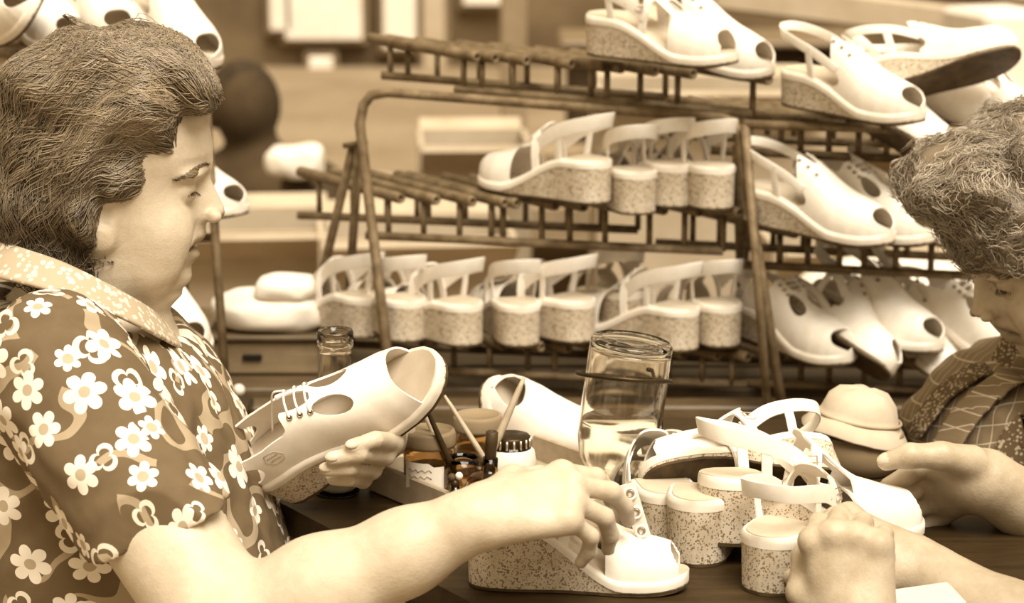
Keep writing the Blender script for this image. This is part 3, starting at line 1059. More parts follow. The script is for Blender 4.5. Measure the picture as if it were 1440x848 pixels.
# ------------------------------------------------------------------ work table
TZ = .75
tp = [at(345, 588, Z=TZ), at(1268, 588, Z=TZ), at(1284, 672, Z=TZ), at(1480, 704, Z=TZ), at(1700, 800, Z=TZ), at(1500, 1050, Z=TZ), at(1000, 1060, Z=TZ), at(660, 846, Z=TZ), at(387, 703, Z=TZ)]
troot = thing('work_table', (.15, 2.2, 0), 'dark wooden work table with shoes, jars and bottles on it', 'table')
fs, vs = slab('top', tp, TZ, .03, 'wood_dark')
MB().add(vs, fs).build('table_top', 'wood_dark', troot, False)
for a, b in ((7, 8), (8, 0), (0, 1)):
    A, B = V(tp[a]), V(tp[b]); d = (B - A).normalized(); nrm = Vector((-d.y, d.x, 0))
    c = (A + B) / 2; c.z = TZ - .055
    R = Matrix((d, nrm, Vector((0, 0, 1)))).transposed()
    MB().box(c + nrm * .012, ((B - A).length * .96, .02, .05), R, .003).build('apron', 'wood_mid', troot, False)
for px, py in ((400, 615), (1235, 610), (1480, 930), (900, 960)):
    p = at(px, py, Z=TZ)
    MB().box((p[0], p[1], (TZ - .03) / 2), (.05, .05, TZ - .032), None, .004).build('leg', 'wood_mid', troot, False)

# ------------------------------------------------------------------ stand that carries the racks
SZ = .675
sroot = thing('rack_stand', (.1, 3.2, 0), 'long grey brown wooden stand under the shoe racks', 'stand')
def beam(x0, x1, y, z, hy, hz_, name='beam', mat='wood_stand'):
    MB().box(((x0 + x1) / 2, y, z), (x1 - x0, hy, hz_), None, .003).build(name, mat, sroot, False)
for k in range(5):
    beam(-1.35, 1.5, 2.93 + k * .13, SZ - .012, .118 if k else .05, .024, 'plank')
beam(-1.35, 1.5, 2.88, SZ - .058, .03, .022, 'beam', 'wood_mid')
beam(-1.35, 1.5, 2.90, SZ - .16, .02, .06, 'beam')
MB().box((.075, 3.46, .36), (2.8, .02, .60), None, .002).build('back_panel', 'cloth_dark', sroot, False)
for x in (-1.3, -.45, .45, 1.4):
    for y in (2.93, 3.42):
        MB().box((x, y, (SZ - .024) / 2), (.05, .05, SZ - .026), None, .003).build('leg', 'wood_mid', sroot, False)

# ------------------------------------------------------------------ racks of rusty tube
PD = np.array([-.60, .80, .02]); PD /= np.linalg.norm(PD)
def rack_tier(root, xs_px, py0, py1, px0, px1, Y0, Y1, zdrop, rail_ext=(0, 0), plen=.25):
    """pegs end at pixels (x, interpolated y); front and rear rail below them, a stub from every peg down to each rail"""
    ends = []
    for x in xs_px:
        t = (x - px0) / (px1 - px0)
        ends.append(at(x, py0 + (py1 - py0) * t, Y0 + (Y1 - Y0) * t))
    e0, e1 = at(px0, py0, Y0), at(px1, py1, Y1)
    back = PD * .17
    dz = np.array([0, 0, -zdrop])
    fr = PD * .03
    ra, rb = e0 + fr + dz + np.array([-rail_ext[0], 0, 0]), e1 + fr + dz + np.array([rail_ext[1], 0, 0])
    MB().tube([ra, rb], .0058, 8).build('rail', 'rust_tube', root)
    MB().tube([ra + back, rb + back], .0058, 8).build('rail', 'rust_tube', root)
    T = lambda p: (p - e0) @ (e1 - e0) / ((e1 - e0) @ (e1 - e0))
    for e in ends:
        tip, tail = V(e), V(e + PD * plen)
        d = (tail - tip).normalized(); a = d.orthogonal().normalized(); b = d.cross(a)
        prof = [(.0035, .014), (.0035, 0), (.0068, 0), (.0074, .002), (.0074, plen - .002), (.0064, plen)]
        M4 = Matrix.Translation(tip) @ Matrix((a, b, d)).transposed().to_4x4()
        pg = MB().lathe(prof, 10, M4).build('peg', 'rust_tube', root)
        for k in (.03, .20):
            q = e + PD * k
            MB().tube([q + np.array([0, 0, -.006]), q + dz], .0042, 6).build('stub', 'rust_tube', pg)
    return e0, e1

# centre rack
rk = thing('shoe_rack', at(780, 560, 2.97) * np.array([1, 1, 0]) + np.array([0, .1, SZ]), 'rusty tube shoe rack in the centre with three tiers of pegs', 'rack', 'rusty tube shoe racks')
rack_tier(rk, (671, 697, 741, 804, 852, 875, 922, 975, 1082), 80, 112, 671, 1082, 3.02, 2.94, .046, (.012, 0))
rack_tier(rk, (564, 614, 665, 710, 727, 782, 822, 872, 935, 985, 1040), 279, 300, 564, 1040, 3.02, 2.93, .054, (.03, 0))
rack_tier(rk, (560, 612, 657, 708, 762, 800, 852, 905, 962, 1010, 1052), 478, 503, 560, 1052, 3.0, 2.93, .042, (.06, .02))
bl, br = at(552, 556, 2.93), at(1100, 560, 2.88)
bl[2] = br[2] = SZ + .006
tl, tr = at(506, 175, 3.03), at(1040, 195, 2.93)
fpath = [bl, tl * .5 + bl * .5, tl, at(511, 148, 3.03), at(522, 134, 3.03), at(545, 130, 3.03), at(780, 148, 2.99), at(1015, 166, 2.94), at(1033, 172, 2.935), tr, tr * .5 + br * .5, br]
MB().tube(fpath, .0068, 8).build('front_frame', 'rust_tube', rk)
for p0, p1 in ((at(497, 205, 3.05), at(425, 505, 3.22)), (at(505, 205, 3.04), at(484, 520, 3.28)), (at(1036, 205, 2.95), at(1046, 545, 3.2))):
    d = p1 - p0; p1 = p0 + d * ((SZ + .004 - p0[2]) / d[2])
    MB().tube([p0, p1], .0062, 8).build('rear_leg', 'rust_tube', rk)
MB().tube([at(484, 205, 3.05), at(515, 200, 3.03)], .004, 6).build('cross_bar', 'rust_tube', rk)

# right-hand rack
rk2 = thing('shoe_rack', at(1250, 560, 2.97) * np.array([1, 1, 0]) + np.array([0, .1, SZ]), 'rusty tube shoe rack at the right behind the curly-haired person', 'rack', 'rusty tube shoe racks')
rack_tier(rk2, (1122, 1150, 1190, 1232, 1272, 1330, 1390, 1450, 1520), 172, 196, 1122, 1520, 2.96, 2.92, .04, (.09, .05))
rack_tier(rk2, (1120, 1160, 1205, 1240, 1285, 1335, 1385, 1440, 1520), 328, 352, 1120, 1520, 2.95, 2.90, .046, (.05, .05))
rack_tier(rk2, (1100, 1150, 1190, 1240, 1290, 1340, 1400, 1460, 1520), 502, 522, 1100, 1520, 2.94, 2.9, .04, (.05, .05))
for p0, p1 in ((at(1048, 175, 2.92), at(1078, 555, 2.87)), (at(1560, 190, 2.9), at(1590, 570, 2.84)), (at(1056, 170, 3.1), at(1040, 530, 3.3)), (at(1570, 185, 3.08), at(1560, 540, 3.3))):
    d = p1 - p0; p1 = p0 + d * ((SZ + .004 - p0[2]) / d[2])
    MB().tube([p0, p1], .0058, 8).build('frame_leg', 'rust_tube', rk2)
MB().tube([at(1048, 175, 2.92), at(1560, 190, 2.9)], .006, 8).build('top_bar', 'rust_tube', rk2)

# left-hand rack behind the seated woman
rk3 = thing('shoe_rack', at(200, 560, 2.97) * np.array([1, 1, 0]) + np.array([0, .1, SZ]), 'tube shoe rack at the left, mostly hidden by the woman in the flowered dress', 'rack', 'rusty tube shoe racks')
rack_tier(rk3, (-60, -10, 58, 120, 175, 230, 285), 88, 84, -60, 285, 2.95, 2.98, .04, (.05, .02))
rack_tier(rk3, (-60, 0, 60, 120, 180, 240, 300), 300, 296, -60, 300, 2.95, 2.98, .04, (.05, .02))
rack_tier(rk3, (-60, 0, 60, 120, 180, 240, 275), 492, 490, -60, 275, 2.9, 2.9, .04, (.05, .02))
for p0, p1 in ((at(284, 60, 2.96), at(318, 556, 2.89)), (at(-110, 60, 2.93), at(-90, 556, 2.89)), (at(270, 60, 3.12), at(255, 540, 3.3)), (at(-115, 60, 3.1), at(-120, 540, 3.3))):
    d = p1 - p0; p1 = p0 + d * ((SZ + .004 - p0[2]) / d[2])
    MB().tube([p0, p1], .0058, 8).build('frame_leg', 'rust_tube', rk3)
MB().tube([at(284, 60, 2.96), at(-110, 60, 2.93)], .006, 8).build('top_bar', 'rust_tube', rk3)
fp = at(318, 556, 2.89); fp[2] = SZ
MB().box(fp + np.array([0.008, -.01, .006]), (.05, .06, .012), None, .003).build('foot', 'dark_metal', rk3, False)

# ------------------------------------------------------------------ shoes on the racks
def shelf_z(py, Y): return at(720, py, Y)[2]
def upright(kind, px, py, Y, yaw, label, group, name='wedge_sandal', scale=1.0, H=.052, pitch=0, roll=0, heel=True):
    f = yawv(yaw, pitch)
    up = (math.sin(math.radians(roll)), math.cos(math.radians(roll)), 0)
    return add_shoe(name, kind, px, py, Y, f, up, label, group, scale, H, (0.0 if heel else 1.0, 0, 0.0))
G2, G3 = 'sandals on the middle tier of the centre rack', 'sandals on the lowest tier of the centre rack'
ordn = ['first', 'second', 'third', 'fourth', 'fifth', 'sixth', 'seventh', 'eighth']
for i, (px, py, Y, yaw) in enumerate([(852, 287, 2.93, 46), (902, 303, 2.92, 14), (955, 293, 2.93, 16), (1016, 296, 2.91, 22)]):
    upright('sling', px, py, Y, yaw, 'white wedge sandal, %s from left on the centre rack\'s middle tier' % ordn[i], G2, scale=.88, H=.063)
for i, (px, py, Y, yaw) in enumerate([(526, 476, 3.03, 34), (580, 482, 2.97, 22), (668, 487, 2.95, 40), (737, 489, 2.94, 14), (828, 482, 2.95, 44), (884, 470, 3.0, 14), (975, 494, 2.92, 44), (1023, 490, 2.92, 16)]):
    upright('sling', px, py, Y, yaw, 'white wedge sandal, %s from left on the centre rack\'s lowest tier' % ordn[i], G3, scale=.88, H=.063)
GT = 'white shoes on the top tier of the centre rack'
add_shoe('wedge_sandal', 'buckle', 930, 64, 2.92, (.80, -.03, .60), (0, 1, .1), 'white wedge sandal uppermost on the centre rack\'s top tier, nearer of the two', GT, .88, .058, anchor=(.5, 0, .02))
add_shoe('open_toe_shoe', 'peep', 985, 66, 3.0, (.78, -.18, .58), (.25, .8, .4), 'white open-toe shoe lying tilted behind the sandal on the centre rack\'s top tier', GT, .88, anchor=(.5, 0, .02))
GR1, GR2, GR3 = 'white shoes on the top tier of the right rack', 'white shoes on the middle tier of the right rack', 'white shoes on the lowest tier of the right rack'
add_shoe('open_toe_shoe', 'peep', 1198, 145, 2.88, (.66, -.05, .75), (0, 1, .1), 'white open-toe shoe standing upright at the left of the right rack\'s top tier', GR1, anchor=(.5, 0, .015), scale=.88)
add_shoe('open_toe_shoe', 'peep', 1315, 88, 2.93, (.86, .34, .36), (-.42, .62, -.70), 'white shoe tipped up to show its dark sole on the right rack\'s top tier', GR1, anchor=(.5, 0, .03), scale=.88)
add_shoe('open_toe_shoe', 'peep', 1258, 165, 2.94, (.62, -.28, .62), (.75, .35, .15), 'white open-toe shoe lying on its side below the upright one, right rack\'s top tier', GR1, anchor=(.55, 0, .03), scale=.88)
add_shoe('open_toe_shoe', 'peep', 1345, 140, 3.0, (.50, -.15, .80), (-.85, .35, .5), 'white shoe on its side, its round toe opening facing front, below the tipped-up shoe', GR1, anchor=(.6, 0, .03), scale=.88)
add_shoe('open_toe_shoe', 'lace', 1405, 165, 2.96, (.40, -.05, .9), (0, 1, .1), 'white lace-up shoe at the right end of the right rack\'s top tier', GR1, anchor=(.6, 0, .02), scale=.88)
add_shoe('open_toe_shoe', 'peep', 1150, 312, 2.88, (.72, -.06, .68), (0, 1, .1), 'large white open-toe shoe at the left of the right rack\'s middle tier', GR2, anchor=(.5, 0, .015), scale=.90)
add_shoe('open_toe_shoe', 'lace', 1212, 312, 2.93, (.70, -.06, .70), (0, 1, .1), 'white lace-up shoe second from left on the right rack\'s middle tier', GR2, anchor=(.5, 0, .015), scale=.88)
add_shoe('open_toe_shoe', 'peep', 1300, 318, 2.93, (.78, -.06, .62), (0, 1, .1), 'white open-toe shoe on the right rack\'s middle tier, partly behind the grey curls', GR2, anchor=(.5, 0, .015), scale=.88)
add_shoe('open_toe_shoe', 'lace', 1116, 476, 2.95, (.55, -.05, .83), (0, 1, .1), 'white lace-up shoe at the left end of the right rack\'s lowest tier', GR3, anchor=(.5, 0, .015), scale=.88)
add_shoe('open_toe_shoe', 'peep', 1190, 462, 2.93, (.58, -.25, .78), (.8, .45, .1), 'white shoe on its side with oval toe opening on the right rack\'s lowest tier', GR3, anchor=(.55, 0, .03), scale=.88)
add_shoe('open_toe_shoe', 'peep', 1232, 456, 2.97, (.62, -.1, .78), (.1, 1, .1), 'white open-toe shoe in the middle of the right rack\'s lowest tier', GR3, anchor=(.5, 0, .015), scale=.88)
add_shoe('open_toe_shoe', 'peep', 1278, 472, 2.98, (.60, -.40, .70), (.7, .55, .2), 'white shoe leaning nose down on the right rack\'s lowest tier', GR3, anchor=(.55, 0, .03), scale=.88)
add_shoe('open_toe_shoe', 'lace', 1355, 474, 2.98, (.75, -.12, .62), (.1, 1, .25), 'white lace-up shoe on the right rack\'s lowest tier beside the bowed face', GR3, anchor=(.5, 0, .015), scale=.88)
GL = 'white shoes on the left rack'
add_shoe('open_toe_shoe', 'peep', -10, 22, 2.86, (.62, .30, .72), (-.70, .60, .35), 'white shoe tilted on edge at the far left of the left rack', GL, anchor=(.6, 0, .03), scale=.88)
add_shoe('open_toe_shoe', 'peep', 55, 42, 2.95, (.55, -.10, .82), (0, 1, .1), 'white open-toe shoe on the left rack beside the tilted one', GL, anchor=(.5, 0, .015), scale=.88)
add_shoe('open_toe_shoe', 'peep', 138, 30, 2.92, (.40, -.12, .9), (0, 1, .1), 'white open-toe shoe on the left rack just above the brown hair', GL, anchor=(.5, 0, .015), scale=.88)
add_shoe('open_toe_shoe', 'peep', 232, 45, 2.94, (.62, -.30, .72), (.15, 1, .25), 'white open-toe shoe above the woman\'s forehead, its nose pointing down right', GL, anchor=(.5, 0, .015), scale=.88)
add_shoe('open_toe_shoe', 'peep', 278, 280, 2.98, (.70, -.04, .70), (0, 1, .1), 'white shoe toe peeking out behind the woman\'s nose', GL, anchor=(.55, 0, .015), scale=.8)
add_shoe('open_toe_shoe', 'peep', 226, 450, 2.80, (.50, -.20, .82), (0, 1, .2), 'white open-toe shoe below the woman\'s chin', GL, anchor=(.5, 0, .015), scale=.88)

# ------------------------------------------------------------------ behind the racks
bx = at(375, 545, 3.1)
cr = thing('storage_box', (bx[0], 3.12, SZ), 'grey brown storage box with a slot under the white cloth bundle', 'box')
MB().box((bx[0] - .0, 3.14, SZ + .0245), (.15, .14, .048), None, .004).build('body', 'wood_mid', cr, False)
MB().box((bx[0] - .015, 3.069, SZ + .026), (.026, .006, .008), None, .001).build('slot', 'black_void', cr, False)  # solid black block painted as the dark inside the slot
MB().box((bx[0] - .0, 3.138, SZ + .0525), (.156, .15, .007), None, .002).build('lid', 'wood_stand', cr, False)

def pillow(name, c, size, mat, root, seed=0, rot=0, lump=.12):
    rs = np.random.default_rng(seed); ph = rs.uniform(0, 6, 8)
    bm = bmesh.new(); bmesh.ops.create_icosphere(bm, subdivisions=4, radius=1)
    for v in bm.verts:
        x, y, z = v.co
        e = lambda t: math.copysign(abs(t) ** .7, t)
        d = 1 + lump * (math.sin(3 * x + ph[0]) * math.sin(2.5 * y + ph[1]) + .6 * math.sin(6 * x + 3 * y + ph[2]) * math.sin(4 * z + ph[3]))
        q = Vector((e(x) * size[0], e(y) * size[1], max(e(z), -.8) * size[2])) * d
        v.co = Matrix.Rotation(rot, 3, 'Z') @ q + V(c)
    me = bpy.data.meshes.new(name); bm.to_mesh(me); bm.free()
    me.polygons.foreach_set('use_smooth', np.ones(len(me.polygons), dtype=bool))
    return link(name, me, mat, root)
cb = thing('cloth_bundle', (bx[0], 3.12, SZ + .056), 'white folded cloth bundle lying on the box behind the rack leg', 'cloth')
pillow('lower_fold', (bx[0] - .0, 3.13, SZ + .078), (.078, .062, .026), 'cloth_white', cb, 1, .05, .08)
pillow('upper_fold', (bx[0] + .028, 3.12, SZ + .112), (.045, .045, .016), 'cloth_white', cb, 2, -.1, .06)
pl_ = at(346, 545, 3.04); pl_[2] = SZ + .008
vs, fs = lathe([(.008 * math.sin(a), -.008 * math.cos(a)) for a in np.linspace(0, PI, 7)], 10)
tag(MB().add([np.array(v) + np.array([pl_[0], 2.96, SZ + .008]) for v in vs], fs).build('bead', 'paper'), 'tiny white bead lying on the stand by the rack foot', 'bead')

def carton(name, c, size, rz, mat, label, group=None, flaps=True):
    r = thing(name, (c[0], c[1], c[2]), label, 'box', group)
    R = Matrix.Rotation(rz, 3, 'Z'); c = V(c)
    hx_, hy_, hz_ = size[0] / 2, size[1] / 2, size[2]
    t = .012
    for (off, sz) in (((0, -hy_, hz_ / 2), (size[0], t, hz_)), ((0, hy_, hz_ / 2), (size[0], t, hz_)), ((-hx_, 0, hz_ / 2), (t, size[1], hz_)), ((hx_, 0, hz_ / 2), (t, size[1], hz_)), ((0, 0, t / 2), (size[0], size[1], t))):
        MB().box(c + R @ Vector(off), sz, R).build('side_panel', mat, r, False)
    if flaps:
        for s in (-1, 1):
            R2 = R @ Matrix.Rotation(s * .5, 3, 'X')
            MB().box(c + R @ Vector((0, s * (hy_ + size[1] * .2), hz_ - size[1] * .08)), (size[0], size[1] * .45, t), R2).build('flap', mat, r, False)
    return r
gp = lambda px, py: at(px, py, Z=0)
GB = 'cartons on the pavement behind the racks'
def carton_at(px, pyt, Y, w_, d_, mat, rz, label):
    p = at(px, pyt, Y); carton('carton', (p[0], Y + d_ / 2, 0.0), (w_, d_, max(p[2], .15)), rz, mat, label, GB)
carton_at(664, 205, 5.6, .26, .3, 'cardboard_light', .05, 'pale carton seen blurred between the top and middle tiers of the centre rack')
carton_at(578, 335, 4.8, .40, .3, 'cardboard_light', .1, 'wide pale carton behind the left legs of the centre rack')
carton_at(820, 330, 6.1, .5, .4, 'cardboard', -.05, 'tan carton behind the middle of the centre rack')
carton_at(350, 325, 4.95, .32, .3, 'cardboard_light', .1, 'pale carton behind the white cloth bundle')
carton_at(1000, 128, 5.2, .50, .3, 'cardboard_light', .02, 'pale carton behind the top right corner of the centre rack')
carton_at(1240, 345, 4.6, .44, .3, 'cardboard_light', .05, 'pale carton behind the middle tier of the right rack')
carton_at(930, 240, 6.95, .7, .35, 'cardboard', .05, 'tall tan carton behind the four sandals')
carton_at(1150, 205, 5.75, .56, .3, 'cardboard', -.05, 'tall tan carton behind the right rack')
p = at(520, 300, 6.6)
tc = thing('canvas_heap', (p[0], 6.6, 0), 'heap of tan canvas blurred behind the left legs of the rack', 'canvas')
pillow('canvas', (p[0], 6.6, p[2] * .62), (.19, .2, p[2] * .70), 'cloth_tan', tc, 5, .2, .1)
p = at(1300, 420, 3.95)
sk = thing('white_sack', (p[0], 3.95, 0), 'white sack of goods blurred behind the lowest tier of the right rack', 'sack')
pillow('sack_body', (p[0], 3.95, p[2] * .5), (.28, .2, p[2] * .62), 'cloth_white', sk, 6, 0, .05)

# awning over the far stall, top right
aw = thing('stall_awning', at(1200, 60, 6.6) * np.array([1, 1, 0]), 'pale awning board of a stall blurred at the top right', 'awning')
pA, pB = at(1005, -10, 6.4), at(1500, 52, 6.4)
c = (pA + pB) / 2; L_ = np.linalg.norm(pB - pA); ang = math.atan2(pB[2] - pA[2], pB[0] - pA[0])
R = Matrix.Rotation(-ang, 3, 'Y')
MB().box(c + np.array([0, 0, .0]), (L_, .05, .09), R, .01).build('lower_board', 'cardboard_light', aw, False)
MB().box(c + np.array([.03, .05, .13]), (L_, .05, .12), R, .01).build('upper_board', 'wood_light', aw, False)
MB().box(c + np.array([.03, .6, .06]), (L_, 1.1, .02), R, .01).build('roof_cloth', 'cloth_tan', aw, False)
for px in (1020, 1475):
    q = at(px, 60, 6.6)
    MB().box((q[0], 6.62, q[2] / 2), (.06, .06, q[2]), None, .006).build('post', 'wood_mid', aw, False)
dk = thing('stall_counter', at(1000, 62, 8.2) * np.array([1, 1, 0]), 'dark stall counter blurred under the awning', 'stall')
q = at(1000, 62, 8.2)
MB().box((q[0], 8.3, q[2] / 2), (1.0, .4, q[2]), None, .02).build('counter_body', 'cloth_dark', dk, False)
MB().box((q[0], 8.28, q[2] + .012), (1.06, .48, .024), None, .008).build('counter_top', 'wood_mid', dk, False)
lp = thing('white_parcel', at(1425, 60, 6.9) * np.array([1, 1, 0]), 'white parcels blurred at the top right edge', 'parcel')
q = at(1425, 20, 6.0)
for k in range(4):
    MB().box((q[0], 6.2, q[2] * (k + .5) / 4), (.2, .25, q[2] / 4 - .004), Matrix.Rotation(.1 * k, 3, 'Z'), .015).build('parcel_layer', 'cloth_white', lp, False)
# wooden column
cl = thing('wooden_post', at(724, 200, 7.5) * np.array([1, 1, 0]), 'pale wooden post blurred behind the centre rack\'s top tier', 'post')
q = at(722, 0, 7.5)
MB().box((q[0], 7.5, 1.25), (.085, .085, 2.5), None, .008).build('shaft', 'cardboard', cl, False)
MB().box((q[0], 7.5, .06), (.16, .16, .12), None, .01).build('foot_block', 'wood_mid', cl, False)
# ------------------------------------------------------------------ people
def fix_flip(vts, faces):
    a, b, c = vts[faces[:, 0]], vts[faces[:, 1]], vts[faces[:, 2]]
    if np.einsum('ij,ij->i', a, np.cross(b, c)).sum() < 0 and True:
        faces = faces[:, ::-1].copy()
    return faces
def skin_mesh(name, prims, axes, mat, root, o, R, warp=None):
    vts, fc = polygonize(prims, *axes, warp=warp)
    me = mesh_from(name, vts, fix_flip(vts - vts.mean(0), fc))
    add_attr(me, 'tint', lip_and_shade_tint(vts, o, R))
    return link(name, me, mat, root)

def hair_flow(seedP, fn, flow, n_seg, step, lift, wave_amp, wave_len, phase, lock=.0):
    """strands creeping over the hair mass fn, led by flow(P) -> direction"""
    n = len(seedP); P = seedP.copy(); out = np.zeros((n, n_seg, 3))
    for k in range(n_seg):
        g = grad(fn, P); g /= np.linalg.norm(g, axis=1, keepdims=True) + 1e-9
        d = fn(P[:, 0], P[:, 1], P[:, 2])
        P = P - g * np.clip(d - lift, -.004, .004)[:, None]
        out[:, k] = P
        v = flow(P)
        v = v - g * (v * g).sum(1, keepdims=True)
        v /= np.linalg.norm(v, axis=1, keepdims=True) + 1e-9
        side = np.cross(g, v)
        ph = phase(P) if callable(phase) else phase
        wv = wave_amp * np.cos(2 * PI * k * step / wave_len + ph)
        v = v + side * wv[:, None]
        v /= np.linalg.norm(v, axis=1, keepdims=True) + 1e-9
        P = P + v * step
    return out

def hair_mass(name, prims, axes, mat, root, warp):
    vts, fc = polygonize(prims, *axes, warp=warp)
    me = mesh_from(name, vts, fix_flip(vts - vts.mean(0), fc))
    add_attr(me, 'shade', np.full(len(vts), .16))
    return me, vts

# ================= the woman in the flowered dress
YW = 2.20
pw1 = thing('person', at(150, 700, YW) * np.array([1, 1, 0]) + np.array([0, 0, .44]), 'woman in flowered dress, seated in profile, holding up a white shoe', 'person', 'people at the work table')
o1 = at(160, 250, YW)
R1 = np.array([[1, 0, 0], [0, 1, 0], [0, 0, 1.0]])
c12 = math.cos(PITCH)
zpx = lambda py, Y=YW: at(0, py, Y)[2]
xpx = lambda px, py=424, Y=YW: at(px, py, Y)[0]
P1 = head_prims(o1, R1)
neck0, neck1 = at(135, 330, YW), at(112, 455, YW)
P1.append(cone(neck0, neck1, .058, .066, .03))
P1.append(cone(at(200, 400, YW), at(158, 452, YW), .030, .046, .03))        # soft underside of the chin
trows = [(zpx(424), -.03, .05), (zpx(446), .125, .125), (zpx(480), .105, .150), (zpx(520), .118, .168), (zpx(560), .128, .172), (zpx(660), .140, .175), (zpx(760), .150, .178), (zpx(850), .155, .18), (.62, .165, .19), (.50, .18, .20), (.44, .16, .19)]
tcx = np.interp([r[0] for r in trows], [.44, zpx(850), zpx(760), zpx(660), zpx(560), zpx(480), zpx(432)], [xpx(150), xpx(165), xpx(165), xpx(145), xpx(120), xpx(108), xpx(105)])
TR = [(z, cx - abs(a), cx + abs(a), b) for (z, a, b), cx in zip(trows, tcx)]
TR[0] = (trows[0][0], tcx[0] - .09, tcx[0] + .05, .07)
TR[1] = (TR[1][0], TR[1][1], TR[1][2] - .045, TR[1][3])
TR[2] = (TR[2][0], TR[2][1], TR[2][2] - .008, TR[2][3])
tors = loft(TR, YW, .03)
P1.append(tors)
# near arm
sh_r, el_r, wr_r = at(82, 520, 2.04), at(322, 892, 1.90), at(668, 730, 1.89)
P1 += [cone(sh_r, el_r, .058, .050, .03), cone(el_r, el_r + (wr_r - el_r) * .38, .047, .0445, .02), cone(el_r + (wr_r - el_r) * .38, el_r + (wr_r - el_r) * .72, .0445, .0335, .02), cone(el_r + (wr_r - el_r) * .72, wr_r, .0335, .0270, .02)]
fdir = np.array([.93, .10, -.05]); 
HP, tips_r = hand_prims(wr_r, (.93, .18, .22), (-.10, -.52, .86), -1, .95, ((36, 30, 18), (36, 30, 18), (48, 34, 20), (56, 42, 25)), (8, 2, -4, -12), ((.25, .8, .55), (.1, .8, .6)), .027)
P1 += HP
# far arm, hidden behind the shoe it holds
sh_l, el_l, wr_l = at(140, 505, 2.37), at(285, 770, 2.40), at(508, 602, 2.285)
P1 += [cone(sh_l, el_l, .056, .048, .03), cone(el_l, el_l + (wr_l - el_l) * .4, .045, .042, .02), cone(el_l + (wr_l - el_l) * .4, wr_l, .042, .026, .02)]
palm_l = at(556, 606, 2.235)
P1 += [cone(wr_l, palm_l, .026, .020, .015), cone(wr_l, at(538, 628, 2.225), .024, .016, .015)]
tips_l = []
for (tp_, kp_, mp_, rr) in (((494, 628, 2.088), (528, 618, 2.100), (553, 622, 2.150), .0094), ((468, 645, 2.088), (505, 638, 2.092), (540, 640, 2.145), .0098), ((459, 660, 2.095), (492, 658, 2.098), (522, 660, 2.150), .0094), ((468, 674, 2.112), (490, 674, 2.112), (510, 674, 2.155), .0082)):
    a_, b_, c_ = at(*tp_), at(*kp_), at(*mp_)
    root_ = c_ * .35 + palm_l * .65
    P1 += [cone(a_, b_, rr * .76, rr * .86, .0012), cone(b_, c_, rr * .88, rr * 1.0, .0012), cone(c_, root_, rr * 1.05, rr * 1.2, .005)]
    dd = (a_ - b_) / np.linalg.norm(a_ - b_); nn = np.array([0, -.75, .66]); nn -= dd * (nn @ dd); nn /= np.linalg.norm(nn)
    tips_l.append((a_, dd, nn, rr * .8))
th0, th1, th2 = at(545, 600, 2.25), at(535, 575, 2.235), at(512, 560, 2.225)
P1 += [cone(th0, th1, .015, .011, .008), cone(th1, th2, .011, .008, .004)]
ax1 = (axis(-.62, .18, .0042, (o1[0] + .06, o1[0] + .115, .0015), (.02, .16, .003), (-.14, -.04, .003)), axis(1.78, 2.56, .0042, (YW - .085, YW + .06, .0028), (1.90, 2.03, .003)), axis(.60, 1.29, .0042, (o1[2] - .12, o1[2] + .03, .0017), (.76, .90, .003)))
body1 = skin_mesh('body', P1, ax1, 'skin_fair', pw1, o1, R1)
nails(tips_l, body1, (0, 1, 2, 3)); nails(tips_r, body1, (0, 1, 2, 3))
eyeballs(o1, R1, pw1)

# dress
hem = at(255, 726, 1.965); hn = np.array([.38, -.05, -.92]); hn /= np.linalg.norm(hn)
sa, sb = sh_r + np.array([-.002, 0, .002]), sh_r + (el_r - sh_r) * .80
def capped(p, c, n_):
    fn0, lo, hi, k, op = p
    return (lambda X, Y, Z: np.maximum(fn0(X, Y, Z), (X - c[0]) * n_[0] + (Y - c[1]) * n_[1] + (Z - c[2]) * n_[2]), lo, hi, k, op)
D1 = [loft(TR, YW, .03, inflate=.009)]
D1.append(capped(cone(sa, sb, .070, .066, .022), hem, hn))
hem2 = at(230, 700, 2.40); sa2, sb2 = at(140, 500, 2.37), at(270, 740, 2.40)
D1.append(capped(cone(sa2, sb2, .072, .062, .022), hem2, hn))
# neckline opening
D1.append(cone(at(132, 350, YW), at(112, 440, YW), .085, .070, .008, 'sub'))
D1.append(ellip(at(215, 428, YW), (.075, .075, .034), .01, 'sub'))
def folds1(X, Y, Z):
    s = .0022 * np.sin(60 * Z + 30 * X + 8 * np.sin(22 * Y)) * np.sin(34 * X - 20 * Z + 12 * Y)
    return s + .0012 * np.sin(140 * Z - 60 * X + 5 * np.sin(50 * Y))
axd = (axis(-.62, -.05, .0036), axis(1.90, 2.54, .0040), axis(.46, 1.06, .0038))
vd, fd = polygonize(D1, *axd, warp=folds1)
med = mesh_from('dress', vd, fix_flip(vd - vd.mean(0), fd))
sl = cone(sa, sb, .070, .066)[0](vd[:, 0], vd[:, 1], vd[:, 2]); tl_ = tors[0](vd[:, 0], vd[:, 1], vd[:, 2])
pat = cyl_pat(vd, (tcx.mean(), YW, .3), (tcx.mean(), YW, 1.2), (0, -1, 0))
pat[:, 0] = np.arctan2(vd[:, 0] - tcx.mean(), -(vd[:, 1] - YW)) * .16
onsl = (sl < tl_ - .004)
ps = cyl_pat(vd, sa, sb, (0, -1, 0))
pat[onsl] = ps[onsl] + np.array([.37, .11, 0])
add_attr(med, 'pat', pat)
dress = link('dress', med, 'print', pw1)
